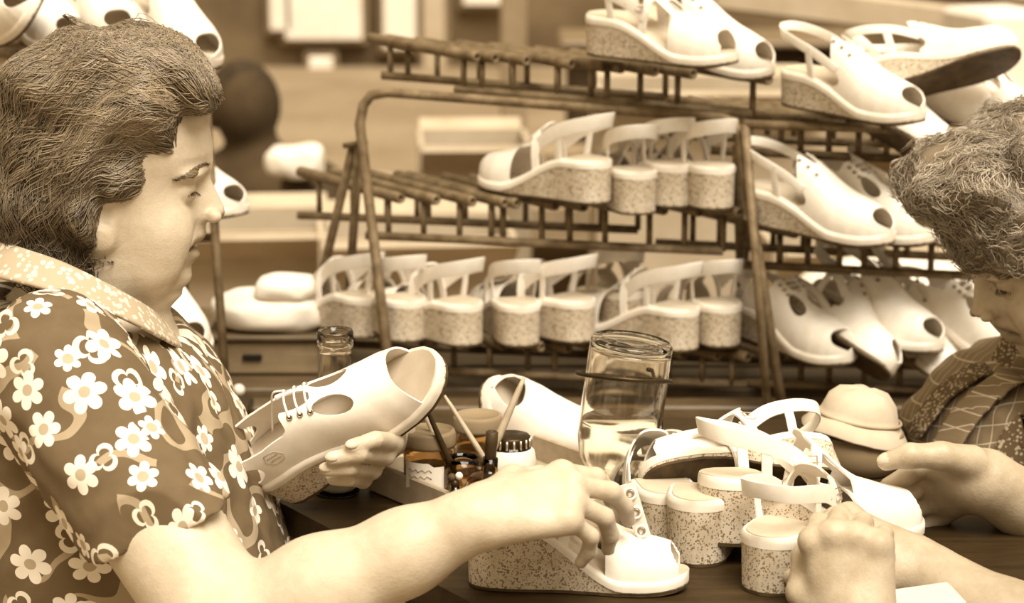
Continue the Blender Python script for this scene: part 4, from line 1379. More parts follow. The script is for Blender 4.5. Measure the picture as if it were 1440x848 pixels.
# collar: flat embroidered band around the neckline
cp = [at(-42, 352, 2.20), at(0, 366, 2.115), at(70, 386, 2.085), at(140, 414, 2.085), at(200, 444, 2.115), at(243, 470, 2.19), at(225, 462, 2.27), at(150, 425, 2.33), at(60, 395, 2.33), at(-10, 362, 2.28)]
cp = catmull(cp, 6, True)
cc = cp.mean(0)
wd = [np.array([(p[0] - cc[0]) * .55, (p[1] - cc[1]) * .9, -.075]) for p in cp]
mb = MB(); ribbon(cp, wd, .036, .004, mb, True)
mb.build('collar', 'collar', dress)

# hair: a waved mass and strands combed over it
hrows = [(36, 120, 175, .012), (40, 100, 200, .034), (48, 78, 232, .052), (60, 58, 262, .067), (80, 36, 288, .080), (100, 22, 303, .086), (125, 10, 312, .090), (145, 4, 306, .092), (158, 2, 276, .093), (180, 0, 263, .094), (205, -2, 258, .094), (235, -4, 246, .094), (260, -6, 224, .094), (285, -8, 182, .094), (310, -8, 152, .092), (335, -6, 160, .089), (355, 2, 172, .084), (372, 22, 176, .074), (386, 60, 172, .055), (394, 95, 150, .03)]
HR = [(o1[2] + hz(p) / 1.0, o1[0] + hx(b), o1[0] + hx(f_), w_) for p, b, f_, w_ in hrows]
hm = loft(HR, YW, .01, n=2.7)
def hwave(X, Y, Z):
    u, v_ = (X - o1[0]), (Z - o1[2])
    rr = np.sqrt((u - .01) ** 2 + (v_ - .0) ** 2 + 1e-6); an = np.arctan2(v_, u)
    return .0065 * np.sin(80 * rr + 2.2 * np.sin(42 * u + 3) + 12 * Y) + .0032 * np.sin(70 * u + 52 * v_ + 20 * Y) * np.sin(58 * v_ - 34 * u)
HX = [hm]
axh = (axis(o1[0] - .13, o1[0] + .125, .003), axis(YW - .115, YW + .115, .0034), axis(o1[2] - .12, o1[2] + .165, .003))
meh, vh = hair_mass('hair', HX, axh, 'hair_brown', pw1, hwave)
hair1 = link('hair', meh, 'hair_brown', pw1)
hfn = lambda X, Y, Z: hm[0](X, Y, Z) + hwave(X, Y, Z)
def flow1(P):
    u, v_ = (P[:, 0] - o1[0] - hx(175)) / .1, (P[:, 2] - o1[2] - hz(225)) / .1
    vx = -v_ - .75; vz = u - .30
    low = np.clip((-v_ - .35) * 2, 0, 1)
    vx = vx * (1 - low) + low * (.25 * np.sin(P[:, 2] * 160 + P[:, 1] * 60))
    vz = vz * (1 - low) - low * 1.0
    return np.stack([vx, .15 * np.sin(P[:, 0] * 60 + P[:, 2] * 45), vz], -1)
keep = (vh[:, 1] < YW + .03) | (RNG.random(len(vh)) < .35)
def locks(sd, n_lock, per, spread):
    g = sd[RNG.choice(len(sd), n_lock)]
    return np.repeat(g, per, 0) + RNG.normal(0, spread, (n_lock * per, 3)), np.repeat(np.arange(n_lock), per)
fro = vh[(vh[:, 0] > o1[0] + hx(215)) & (vh[:, 1] < YW + .05)]
sd, lid_ = locks(np.concatenate([vh[keep], fro, fro]), 980, 9, .0028)
NS = len(sd)
gph = np.sin(sd[::9, 0] * 45 + 3 * np.sin(sd[::9, 2] * 38)) * 2.2
lockph = gph[lid_] + RNG.normal(0, .12, NS)
cur = hair_flow(sd, hfn, flow1, 20, .0050, RNG.uniform(.0002, .0030, NS), RNG.uniform(.45, .95, 980)[lid_], .056, lockph)
fr = np.linspace(0, 1, 20)[None, :, None]
cur += RNG.normal(0, .0012, (NS, 1, 3)) * fr ** 2
lo_ = np.clip((cur[:, :, 2].mean(1) - o1[2] + .10) / .16, 0, 1)  # strands darken towards the nape: shadow put into their colour
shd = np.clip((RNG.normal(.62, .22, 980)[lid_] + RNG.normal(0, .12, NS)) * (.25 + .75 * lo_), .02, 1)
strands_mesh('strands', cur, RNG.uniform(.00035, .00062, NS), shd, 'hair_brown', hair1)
# loose curls at the nape and over the forehead
ncur = 330; C2 = np.zeros((ncur, 22, 3))
cen = [(35, 310), (70, 340), (110, 362), (140, 330), (20, 270), (95, 315), (150, 372), (60, 365), (120, 385)]
for i in range(ncur):
    cx_, cy_ = cen[i % len(cen)]
    base = np.array([o1[0] + hx(cx_ + RNG.normal(0, 9)), 0, o1[2] + hz(cy_ + RNG.normal(0, 9))])
    yy = YW - RNG.uniform(.2, 1.0) * .082
    if cy_ < 150: yy = YW + RNG.uniform(-.055, .05)
    t = np.linspace(0, 1, 22); r0 = RNG.uniform(.007, .015); a0 = RNG.uniform(0, 6.28) if cy_ > 150 else RNG.uniform(2, 4)
    an = a0 - t * RNG.uniform(3.0, 5.2)
    rr = r0 * (1 - .45 * t)
    C2[i] = np.stack([base[0] + rr * np.cos(an), yy + .006 * np.sin(an * .5) - .004 * t, base[2] + rr * np.sin(an) - (.010 * t if cy_ > 150 else 0)], -1)
    dd = hfn(C2[i, :, 0], C2[i, :, 1], C2[i, :, 2]); g = grad(hfn, C2[i]); g /= np.linalg.norm(g, axis=1, keepdims=True) + 1e-9
    if cy_ > 150: C2[i] -= g * (dd - RNG.uniform(.001, .006))[:, None]
strands_mesh('curls', C2, RNG.uniform(.0004, .0007, ncur), np.clip(RNG.normal(.25, .2, ncur), .02, .8), 'hair_brown', hair1)  # curls kept darker, the nape's shadow is in their tone
# brow and lashes
from mathutils.bvhtree import BVHTree
def skin_bvh(ob, o):
    me = ob.data
    co = np.empty(len(me.vertices) * 3); me.vertices.foreach_get('co', co); co = co.reshape(-1, 3)
    near = np.linalg.norm(co - np.array(o), axis=1) < .16
    fc = np.empty(len(me.polygons) * 4, np.int32); me.polygons.foreach_get('vertices', fc); fc = fc.reshape(-1, 4)
    return BVHTree.FromPolygons(co.tolist(), fc[near[fc].all(1)].tolist())
def brow(o, R, root, s, bvh, mat='brow'):
    n = 80; t = RNG.uniform(0, 1, n)
    px_, py_ = 298 - 34 * t, 229 + 13 * t ** 1.6 - 5 * np.sin(t * PI)
    yy = s * (.009 + .043 * t ** .85)
    Bp = np.stack([px_, yy, py_], -1)
    C3 = np.zeros((n, 5, 3))
    for i in range(n):
        for k in range(5):
            x, y, z = hx(Bp[i, 0] + 1.5 - k * 2.2 * t[i]), Bp[i, 1] + s * .0012 * k, hz(Bp[i, 2] + RNG.normal(0, .7) - k * .9)
            C3[i, k] = np.array(o) + x * R[0] + y * R[1] + z * R[2]
    for i in range(n):
        for k in range(5):
            hit = bvh.ray_cast(V(C3[i, k] + R[0] * .03), V(-R[0]), .06)
            if hit[0] is not None: C3[i, k] = np.array(hit[0] + hit[1] * (.0007 + .0001 * k))
    strands_mesh('eyebrow', C3, np.full(n, .0005), RNG.uniform(0, .8, n), mat, root)
    n = 16; C4 = np.zeros((n, 5, 3))
    for i in range(n):
        a = -1.0 + 2.0 * i / (n - 1)
        for k in range(5):
            r_ = .0132 + k * .0011
            x = hx(262) + r_ * math.cos(a); y = s * .031 + r_ * math.sin(a) * 1.02; z = hz(264) - .0002 * k * k - .0002
            C4[i, k] = np.array(o) + x * R[0] + y * R[1] + z * R[2]
    strands_mesh('eyelashes', C4, np.full(n, .0004), np.full(n, .0), mat, root)
bvh1 = skin_bvh(body1, o1)
for s in (-1, 1): brow(o1, R1, pw1, s, bvh1)

# stool under her
def stool(x, y, z, label):
    r = thing('stool', (x, y, 0), label, 'stool')
    MB().box((x, y, z - .016), (.34, .34, .03), None, .006).build('seat', 'wood_mid', r, False)
    for sx in (-1, 1):
        for sy in (-1, 1):
            MB().tube([(x + sx * .14, y + sy * .14, z - .032), (x + sx * .17, y + sy * .17, 0.002)], .016, 8).build('leg', 'wood_mid', r)
stool(float(tcx[-1]), YW, .432, 'wooden stool carrying the woman in the flowered dress')
# ================= the grey-curled woman at the right
def rotm(yaw, pitch, roll=0):
    """rows: forward, left, up in world; yaw turns from +x, pitch tips the face down"""
    a, b, c = [math.radians(v) for v in (yaw, pitch, roll)]
    f = np.array([math.cos(a) * math.cos(b), math.sin(a) * math.cos(b), -math.sin(b)])
    l = np.array([-math.sin(a), math.cos(a), 0])
    u = np.cross(f, l)
    l2 = l * math.cos(c) + u * math.sin(c); u2 = np.cross(f, l2)
    return np.array([f, l2, u2])
Y2 = 2.40
R2 = rotm(180 + 16, 22)
tip2 = at(1369, 442, Y2 - .03)
o2 = tip2 - (hx(315) * R2[0] + hz(297) * R2[2])
pw2 = thing('person', (at(1480, 700, 2.52)[0], 2.52, .44), 'woman with short curly hair and checked blouse bowing over the sandals', 'person', 'people at the work table')
P2 = head_prims(o2, R2, .0026)
W2 = lambda x, y, z: o2 + x * R2[0] + y * R2[1] + z * R2[2]
sh2 = at(1520, 520, 2.52)
P2.append(cone(W2(-.02, 0, -.04), sh2, .055, .066, .03))
z2 = lambda py: at(0, py, 2.5)[2]
T2 = [(z2(492), 1490, 60, .06), (z2(515), 1492, 110, .12), (z2(545), 1490, 150, .15), (z2(600), 1478, 180, .165), (z2(700), 1474, 186, .17), (z2(848), 1474, 186, .175), (.60, 1474, 190, .19), (.50, 1474, 200, .2), (.44, 1474, 190, .19)]
T2R = [(z, at(c - h, 424, 2.5)[0], at(c + h, 424, 2.5)[0], w_) for z, c, h, w_ in T2]
tors2 = loft(T2R, 2.52, .03); P2.append(tors2)
s2, e2, w2 = at(1540, 570, 2.34), at(1610, 815, 2.20), at(1384, 676, 2.14)
P2 += [cone(s2, e2, .052, .045, .03), cone(e2, e2 * .55 + w2 * .45, .043, .040, .02), cone(e2 * .55 + w2 * .45, w2, .040, .029, .02)]
tips2 = []
def chain(pts, rs, k=.0015):
    q = [at(*p) for p in pts]
    return [cone(q[i], q[i + 1], rs[i], rs[i + 1], k if i else .006) for i in range(len(q) - 1)], q
for pts, rr in (([(1314, 652, 2.165), (1277, 668, 2.135), (1251, 683, 2.135), (1235, 695, 2.15)], .0102), ([(1301, 677, 2.160), (1270, 701, 2.135), (1250, 716, 2.15), (1241, 724, 2.17)], .0102), ([(1304, 703, 2.165), (1279, 724, 2.15), (1264, 736, 2.165), (1257, 740, 2.185)], .0098), ([(1318, 724, 2.175), (1298, 739, 2.165), (1284, 746, 2.18), (1277, 748, 2.195)], .0086)):
    q0 = at(*pts[0])
    P2 += [cone(w2 + (q0 - w2) * .1, q0, .020, .0128, .012), ellip(q0 + np.array([0, -.002, .001]), (.0118,) * 3, .005)]
    cs_, q = chain(pts, [rr, rr * .95, rr * .84, rr * .7]); P2 += cs_
    dd = q[3] - q[2]; dd /= np.linalg.norm(dd); nn = np.array([-.2, -.8, .5]); nn -= dd * (nn @ dd); nn /= np.linalg.norm(nn)
    tips2.append((q[3], dd, nn, rr * .72))
cs_, q = chain([(1366, 650, 2.125), (1324, 641, 2.112), (1279, 641, 2.106), (1246, 649, 2.108)], [.0165, .0128, .0112, .0088], .006); P2 += cs_
P2.append(cone(w2, at(1330, 655, 2.14), .026, .015, .015))
dd = q[3] - q[2]; dd /= np.linalg.norm(dd); nn = np.array([0, -.7, .7]); nn -= dd * (nn @ dd); nn /= np.linalg.norm(nn)
tips2.append((q[3], dd, nn, .0088))
s2f, e2f, w2f = at(1540, 560, 2.70), at(1500, 800, 2.72), at(1400, 840, 2.50)
P2 += [cone(s2f, e2f, .05, .044, .03), cone(e2f, w2f, .042, .028, .02)]
H2f, _ = hand_prims(w2f, (-.85, -.4, -.1), (0, 0, 1), 1, .98)
P2 += H2f
ax2 = (axis(.30, 1.02, .0045, (o2[0] - .14, o2[0] + .02, .0024), (.34, .52, .003)), axis(2.05, 2.80, .0045, (o2[1] - .11, o2[1] + .06, .0026), (2.06, 2.2, .003)), axis(.60, 1.25, .0045, (o2[2] - .14, o2[2] + .06, .0022), (.80, .90, .003)))
body2 = skin_mesh('body', P2, ax2, 'skin_tanned', pw2, o2, R2)
nails(tips2, body2, (0, 1, 4))
eyeballs(o2, R2, pw2)
bvh2 = skin_bvh(body2, o2)
for s in (-1, 1): brow(o2, R2, pw2, s, bvh2)
# blouse
B2 = [loft(T2R, 2.52, .03, inflate=.010)]
B2.append(cone(s2, s2 * .35 + e2 * .65, .066, .062, .025)); B2.append(cone(s2f, s2f * .35 + e2f * .65, .066, .062, .025))
B2.append(cone(W2(-.02, 0, -.03), sh2 + np.array([0, 0, .0]), .075, .072, .006, 'sub'))
def folds2(X, Y, Z): return .004 * np.sin(45 * Z + 30 * Y + 6 * np.sin(25 * X)) * np.sin(22 * X + 30 * Z)
axb = (axis(.36, .98, .0045), axis(2.10, 2.82, .0045), axis(.44, 1.12, .0045))
vb, fb = polygonize(B2, *axb, warp=folds2)
meb = mesh_from('blouse', vb, fix_flip(vb - vb.mean(0), fb))
cx2 = float(np.mean([r[1] + r[2] for r in T2R])) / 2
pb = np.stack([vb[:, 0] * .8 - vb[:, 1] * .75 + .25 * vb[:, 2], vb[:, 2] - .25 * vb[:, 0] + .1 * vb[:, 1], 0 * vb[:, 0]], -1)
add_attr(meb, 'pat', pb)
blouse = link('blouse', meb, 'plaid', pw2)
# flowered front band and lapel of the blouse
bfn = lambda X, Y, Z: B2[0][0](X, Y, Z)
def hug(pts, lift):
    P = np.array(pts, float)
    for _ in range(3):
        g = grad(bfn, P); g /= np.linalg.norm(g, axis=1, keepdims=True) + 1e-9
        P = P - g * (bfn(P[:, 0], P[:, 1], P[:, 2]) - lift)[:, None]
    g = grad(bfn, P); g /= np.linalg.norm(g, axis=1, keepdims=True) + 1e-9
    return P, g
for nm, pts, wdt, mt in (('collar', [at(1448, 478, 2.47), at(1412, 498, 2.47), at(1366, 530, 2.47), at(1326, 570, 2.47), at(1308, 612, 2.47)], .042, 'calico'),
                     ('lapel', [at(1472, 488, 2.42), at(1440, 522, 2.42), at(1405, 562, 2.42), at(1375, 605, 2.42), at(1352, 650, 2.42)], .040, 'plaid'),
                     ('front_band', [at(1500, 500, 2.35), at(1475, 545, 2.34), at(1440, 600, 2.34), at(1420, 650, 2.34), at(1405, 720, 2.34), at(1400, 820, 2.34)], .046, 'calico')):
    c_, g_ = hug(catmull(pts, 6), .008 if nm != 'lapel' else .012)
    tt = np.gradient(c_, axis=0); wv = np.cross(g_, tt)
    mb = MB(); ribbon(c_, list(wv), wdt, .004, mb)
    o = mb.build(nm, mt, blouse)
    if mt == 'plaid':
        add_attr(o.data, 'pat', np.array([(v.co.x + v.co.y, v.co.z, 0) for v in o.data.vertices]))

# curly hair
c_h = W2(-.012, 0, .045)
def hair_pr(o, W, R):
    pr = [ellip(W(-.02, 0, .055), (.118, .105, .092), .02, 'add', R), ellip(W(.074, 0, .110), (.050, .076, .036), .02, 'add', R), ellip(W(-.075, 0, -.02), (.065, .088, .075), .02, 'add', R)]
    for s in (1, -1): pr.append(ellip(W(.005, s * .075, .062), (.066, .03, .060), .02, 'add', R))
    return pr
hp2 = hair_pr(o2, W2, R2)
def mass_fn(pr):
    def fn(X, Y, Z):
        d = None
        for f_, lo, hi, k, op in pr:
            v = f_(X, Y, Z); d = v if d is None else smin(d, v, k)
        return d
    return fn
m2 = mass_fn(hp2)
def curlw(X, Y, Z): return .0035 * np.sin(95 * X + 40 * Z) * np.sin(90 * Y + 30 * X) + .0035 * np.sin(100 * Z - 50 * Y) * np.sin(85 * X)
axq = tuple(axis(o2[i] - .17, o2[i] + .17, .0036) for i in range(3))
meh2, vh2 = hair_mass('hair', hp2, axq, 'hair_grey', pw2, curlw)
hair2 = link('hair', meh2, 'hair_grey', pw2)
hf2 = lambda X, Y, Z: m2(X, Y, Z) + curlw(X, Y, Z)
sd2, lid2 = locks(vh2[(vh2[:, 1] < o2[1] + .03) | (RNG.random(len(vh2)) < .4)], 1000, 8, .003)
n2 = len(sd2)
rd = RNG.normal(0, 1, (1000, 3))
def flow2(P):
    u = P - c_h
    sw = np.stack([np.sin(P[:, 2] * 70 + P[:, 1] * 40), np.sin(P[:, 0] * 75 + 1), np.cos(P[:, 0] * 60 + P[:, 1] * 66)], -1)
    return sw + .7 * rd[lid2] + np.array([-.3, -.2, 0])
cur2 = hair_flow(sd2, hf2, flow2, 14, .0034, RNG.uniform(.0005, .006, n2), RNG.uniform(.6, 1.5, 1000)[lid2], .022, (RNG.uniform(0, 6, 1000)[lid2] + RNG.normal(0, .15, n2)))
g = cur2[:, -1] - c_h; g /= np.linalg.norm(g, axis=1, keepdims=True)
frz = np.abs(RNG.normal(0, .0045, n2))[:, None, None] * np.linspace(0, 1, 14)[None, :, None] ** 1.6
cur2 += g[:, None, :] * frz + RNG.normal(0, .002, (n2, 1, 3)) * np.linspace(0, 1, 14)[None, :, None]
strands_mesh('strands', cur2, RNG.uniform(.00032, .0005, n2), np.clip(RNG.normal(.57, .22, 1000)[lid2] + RNG.normal(0, .15, n2), .02, 1), 'hair_grey', hair2)
stool(.66, 2.52, .432, 'wooden stool carrying the curly-haired woman')

# ================= the third worker, only hands and forearms in the picture
pw3 = thing('person', (.70, 1.56, .44), 'worker at the lower right of whom only two joined hands and forearms show', 'person', 'people at the work table')
wa, ea, wb_, eb = at(1212, 905, 1.86), at(1330, 1190, 1.66), at(1292, 800, 1.97), at(1560, 975, 1.86)
sa3, sb3 = np.array([.60, 1.48, 1.02]), np.array([.70, 1.74, 1.02])
P3 = [cone(wa, ea, .032, .042, .02), cone(ea, sa3, .044, .052, .03), cone(wb_, wb_ * .5 + eb * .5, .027, .038, .02), cone(wb_ * .5 + eb * .5, eb, .038, .042, .02), cone(eb, sb3, .044, .052, .03)]
HA, tipsA = hand_prims(wa, (-.16, .22, .96), (-.30, -.94, .12), -1, 1.02, ((75, 85, 50), (78, 88, 50), (80, 88, 50), (82, 88, 50)), (2, 0, -2, -4), ((-.1, .8, .6), (-.5, .4, .7)), .032)
HB, tipsB = hand_prims(wb_, (-.82, .18, .42), (.30, -.45, .84), -1, .95, ((55, 70, 40), (58, 72, 40), (60, 74, 40), (62, 74, 40)), (2, 0, -2, -4), ((.3, .8, .3), (0, .9, .4)), .027)
P3 += HA + HB
t3 = [(.44, .2, .18), (.60, .2, .17), (.80, .18, .15), (.98, .17, .13), (1.04, .13, .10), (1.07, .06, .05)]
T3R = [(z, .74 - b, .74 + b, a) for z, a, b in t3]
P3.append(loft(T3R, 1.60, .03))
R3 = rotm(150, 18); o3 = np.array([.70, 1.62, 1.22])
P3 += head_prims(o3, R3); P3.append(cone(o3 + np.array([.02, 0, -.05]), (.74, 1.6, 1.04), .055, .064, .03))
ax3 = (axis(.18, .96, .0055, (.19, .36, .003)), axis(1.32, 2.08, .0055, (1.80, 2.02, .003)), axis(.60, 1.37, .0055, (.74, .92, .003)))
body3 = skin_mesh('body', P3, ax3, 'skin_tanned', pw3, o3, R3)
B3 = [loft(T3R, 1.60, .03, inflate=.01), cone(sa3, sa3 * .45 + ea * .55, .062, .056, .025), cone(sb3, sb3 * .45 + eb * .55, .062, .056, .025), cone(o3 + np.array([.02, 0, -.03]), (.74, 1.6, 1.05), .07, .07, .006, 'sub')]
v3, f3 = polygonize(B3, axis(.40, .98, .006), axis(1.30, 1.90, .006), axis(.42, 1.12, .006))
me3 = mesh_from('blouse', v3, fix_flip(v3 - v3.mean(0), f3)); add_attr(me3, 'pat', np.stack([v3[:, 0] + v3[:, 1], v3[:, 2], 0 * v3[:, 0]], -1))
link('blouse', me3, 'plaid', pw3)
W3 = lambda x, y, z: o3 + x * R3[0] + y * R3[1] + z * R3[2]
meh3, vh3 = hair_mass('hair', hair_pr(o3, W3, R3), tuple(axis(o3[i] - .17, o3[i] + .17, .006) for i in range(3)), 'hair_brown', pw3, curlw)
link('hair', meh3, 'hair_brown', pw3)
eyeballs(o3, R3, pw3)
stool(.74, 1.60, .432, 'wooden stool carrying the worker outside the picture at lower right')
pp = at(1288, 852, 1.90)
tag(MB().box(pp, (.075, .05, .018), Matrix.Rotation(.12, 3, 'Z') @ Matrix.Rotation(-.1, 3, 'Y'), .003).build('paper_wad', 'paper', None, False), 'folded white paper held between the joined hands at lower right', 'paper')

# ================= far figure, blurred
hd, sh4 = at(345, 152, 6.0), at(372, 248, 6.0)
pw4 = thing('person', (sh4[0], 6.0, 0), 'dark-clothed figure sitting low far behind, blurred, beside the woman\'s face', 'person')
P4 = [ellip(hd, (.082, .10, .105), .03), cone(hd, sh4, .05, .06, .03), cone(sh4 + np.array([-.11, 0, -.01]), sh4 + np.array([.13, 0, -.03]), .075, .075, .05), cone(sh4 + np.array([0, 0, -.05]), (sh4[0], 6.0, .18), .12, .16, .06),
      cone(sh4 + np.array([.14, 0, -.03]), at(450, 292, 5.85), .055, .045, .03), cone(at(450, 292, 5.85), at(415, 262, 5.72), .045, .038, .03)]
for s in (-1, 1):
    P4 += [cone((sh4[0] + s * .08, 6.0, .15), (sh4[0] + s * .10, 5.70, .34), .11, .08, .05), cone((sh4[0] + s * .10, 5.70, .34), (sh4[0] + s * .11, 5.60, .05), .075, .05, .03), cone((sh4[0] + s * .11, 5.60, .045), (sh4[0] + s * .12, 5.48, .04), .045, .035, .02)]
v4, f4 = polygonize(P4, axis(sh4[0] - .4, sh4[0] + .45, .011), axis(5.40, 6.3, .011), axis(-.01, .95, .011))
me4 = mesh_from('body', v4, fix_flip(v4 - v4.mean(0), f4)); add_attr(me4, 'tint', np.zeros(len(v4)))
link('body', me4, 'cloth_dark', pw4)
vs, fs = lathe([(max(0, .100 * math.sin(a)), -.118 * math.cos(a)) for a in np.linspace(PI * .35, PI, 8)], 16)
MB().add([np.array(v) + hd + np.array([-.01, .02, .005]) for v in vs], fs).build('hair', 'dark_hair_far', pw4)
wc = thing('white_cloth', at(415, 228, 5.66) + np.array([0, 0, -.05]), 'bright white cloth in the hand of the blurred dark figure', 'cloth')
pillow('cloth_fold', at(415, 228, 5.66), (.065, .05, .045), 'cloth_white', wc, 9, .3, .12)
# ------------------------------------------------------------------ things on the work table
def onT(px, py): return at(px, py, Z=TZ)
# milk bottle behind the held shoe
def bottle_at(name, label, p, prof, mat, seg=32, tilt=None, cat='bottle', group=None):
    r = thing(name, p, label, cat, group)
    M4 = Matrix.Translation(V(p)) @ (tilt or Matrix.Identity(4))
    return r, M4
b0 = onT(475, 694)
r, M4 = bottle_at('milk_bottle', 'clear glass milk bottle with white liquid behind the held shoe', b0, None, None)
k = 1.0
outer = [(.0, .0), (.020, .0), (.0225, .003), (.0235, .010), (.0240, .075), (.0235, .092), (.0205, .112), (.0172, .128), (.0160, .145), (.0158, .150), (.0178, .152), (.0180, .157), (.0164, .159), (.0180, .161), (.0182, .166), (.0168, .169)]
inner = [(.0148, .168), (.0145, .150), (.0146, .143), (.0160, .126), (.0190, .110), (.0220, .090), (.0224, .074), (.0220, .010), (.0190, .004), (.0, .004)]
MB().lathe(outer + inner, 32, M4).build('glass', 'glass', r)
MB().lathe([(0, .0045), (.0185, .0045), (.0215, .010), (.0215, .030), (.0, .0300)], 24, M4).build('milk', 'paper', r)

# tray with low rims
ta, tb_, tc_ = onT(517, 690), onT(640, 742), onT(760, 640)
u = (tb_ - ta); u[2] = 0; uL = np.linalg.norm(u); u /= uL; vdir = np.array([-u[1], u[0], 0])
if vdir[1] < 0: vdir = -vdir
tray = thing('wooden_tray', ta + u * .11 + vdir * .09, 'shallow pale wooden tray that holds the jars and brushes', 'tray')
R = Matrix((Vector(u), Vector(vdir), Vector((0, 0, 1)))).transposed()
TL, TW, TH = .24, .20, .030
def trb(off, size, nm):
    c = ta + u * off[0] + vdir * off[1] + np.array([0, 0, off[2]])
    MB().box(c, size, R, .0015).build(nm, 'wood_light', tray, False)
trb((TL / 2, TW / 2, .003), (TL, TW, .005), 'tray_bottom')
trb((TL / 2, .003, TH / 2 + .002), (TL, .006, TH), 'tray_side'); trb((TL / 2, TW - .003, TH / 2 + .002), (TL, .006, TH), 'tray_side')
trb((.003, TW / 2, TH / 2 + .002), (.006, TW - .014, TH), 'tray_end'); trb((TL - .003, TW / 2, TH / 2 + .002), (.006, TW - .014, TH), 'tray_end')
TB = TZ + .0056
def onB(px, py): return at(px, py, Z=TB)
def jar(px, py, R0, h, label, lid, liquid=None, sticker=False, name='glass_jar', open_=False):
    p = onB(px, py)
    r = thing(name, p, label, 'jar', 'jars in the tray')
    M4 = Matrix.Translation(V(p))
    o_ = [(0, 0), (R0 * .9, 0), (R0, .004), (R0, h * .70), (R0 * .97, h * .76), (R0 * .88, h * .80), (R0 * .88, h)]
    i_ = [(R0 * .82, h), (R0 * .82, h * .79), (R0 * .92, h * .74), (R0 * .94, h * .70), (R0 * .94, .006), (R0 * .85, .004), (0, .004)]
    MB().lathe(o_ + i_, 28, M4).build('glass', 'glass_brown', r)
    if liquid: MB().lathe([(0, .0045), (R0 * .84, .0045), (R0 * .93, .0075), (R0 * .93, h * liquid[0]), (0, h * liquid[0])], 24, M4).build('contents', liquid[1], r)
    if lid:
        mb = MB(); z0 = h * .82
        mb.lathe([(R0 * .9, z0), (R0 * 1.03, z0), (R0 * 1.05, z0 + .003), (R0 * 1.04, z0 + .013), (R0 * .98, z0 + .0165), (R0 * .9, z0 + .0165), (R0 * .88, z0 + .0155), (0, z0 + .0155)], 32, M4)
        mb.build('lid', lid, r)
    if sticker:
        mb = MB(); vs, fs = [], []
        for i in range(9):
            a = math.radians(-150 + i * 12)
            for zz in (h * .22 + (.002 if i % 2 else 0), h * .64 - (.004 if i in (6, 7, 8) else 0)):
                vs.append((R0 * 1.012 * math.cos(a), R0 * 1.012 * math.sin(a), zz))
        for i in range(8): fs.append((2 * i, 2 * i + 2, 2 * i + 3, 2 * i + 1))
        n = len(vs); vs2 = vs + [(x * 1.006, y * 1.006, z) for x, y, z in vs]
        fs2 = fs + [tuple(n + q for q in reversed(f)) for f in fs]
        ob = mb.add([M4 @ Vector(v) for v in vs2], fs2).build('sticker', 'paper', r)
        mb = MB()
        for kz in range(3):
            mb.tube([M4 @ Vector((R0 * 1.022 * math.cos(math.radians(-138 + 5 * t)), R0 * 1.022 * math.sin(math.radians(-138 + 5 * t)), h * (.52 - .1 * kz) + .0015 * math.sin(t * 2.1 + kz))) for t in range(12)], .0004, 4)
        mb.build('scribble', 'wood_mid', ob)
    return r, p
jar(604, 700, .0255, .066, 'amber screw-lid jar with a torn white sticker, leftmost in the tray', 'wood_mid', (.5, 'pot'), True)
jar(672, 672, .024, .062, 'lidded jar behind the crossing brushes', 'cardboard', (.5, 'pot'))
jar(650, 706, .019, .046, 'small open jar in which thin brushes stand', None, (.4, 'cork_plain'))
# white-smeared jar with a ridged cap
r, p = jar(718, 690, .0235, .048, 'white smeared jar with scribbled paper band and dark ridged cap', None, (.7, 'paper'))
M4 = Matrix.Translation(V(p))
mb = MB(); mb.lathe([(.024, .016), (.0255, .017), (.0262, .030), (.024, .042), (.0205, .045), (.0195, .044)], 28, M4); mb.build('plaster_smear', 'paper', r)
mb = MB(); mb.lathe([(.020, .0445), (.020, .056), (.0185, .058), (0, .058)], 28, M4); ob = mb.build('ridged_cap', 'dark_metal', r)
mb = MB()
for a in np.linspace(0, 2 * PI, 18, endpoint=False):
    mb.tube([M4 @ Vector((.0203 * math.cos(a), .0203 * math.sin(a), .047)), M4 @ Vector((.0203 * math.cos(a), .0203 * math.sin(a), .056))], .0013, 5)
mb.build('ridges', 'bright_metal', ob)
mb = MB()
mb.tube([M4 @ Vector((.0262 * math.cos(math.radians(-130 + 6 * t)), .0262 * math.sin(math.radians(-130 + 6 * t)), .011 + .003 * math.sin(t * 2.4))) for t in range(13)], .0005, 4)
mb.build('scribble', 'wood_mid', r)
# round flask with a dark upright stopper
p = onB(684, 722); r = thing('round_flask', p, 'round brown flask with an upright tube in its neck', 'bottle')
M4 = Matrix.Translation(V(p)) @ Matrix.Rotation(math.radians(4), 4, 'Y')
MB().lathe([(0, 0), (.012, 0)] + [(.0235 * math.sin(a), .0225 - .0225 * math.cos(a)) for a in np.linspace(.6, PI - .38, 12)] + [(.0078, .046), (.0075, .056), (.006, .056), (.006, .044)] + [(.0215 * math.sin(a), .0225 - .0205 * math.cos(a)) for a in np.linspace(PI - .36, .5, 10)] + [(0, .003)], 28, M4).build('glass', 'glass_brown', r)
MB().lathe([(0, .004), (.012, .004)] + [(.0208 * math.sin(a), .0225 - .020 * math.cos(a)) for a in np.linspace(.65, 1.7, 8)] + [(0, .0252)], 24, M4).build('contents', 'pot', r)
MB().lathe([(.0056, .028), (.0056, .068), (.0060, .070), (.0060, .082), (.0040, .083), (.0040, .070), (0, .070)], 16, M4).build('neck_tube', 'rubber', r)
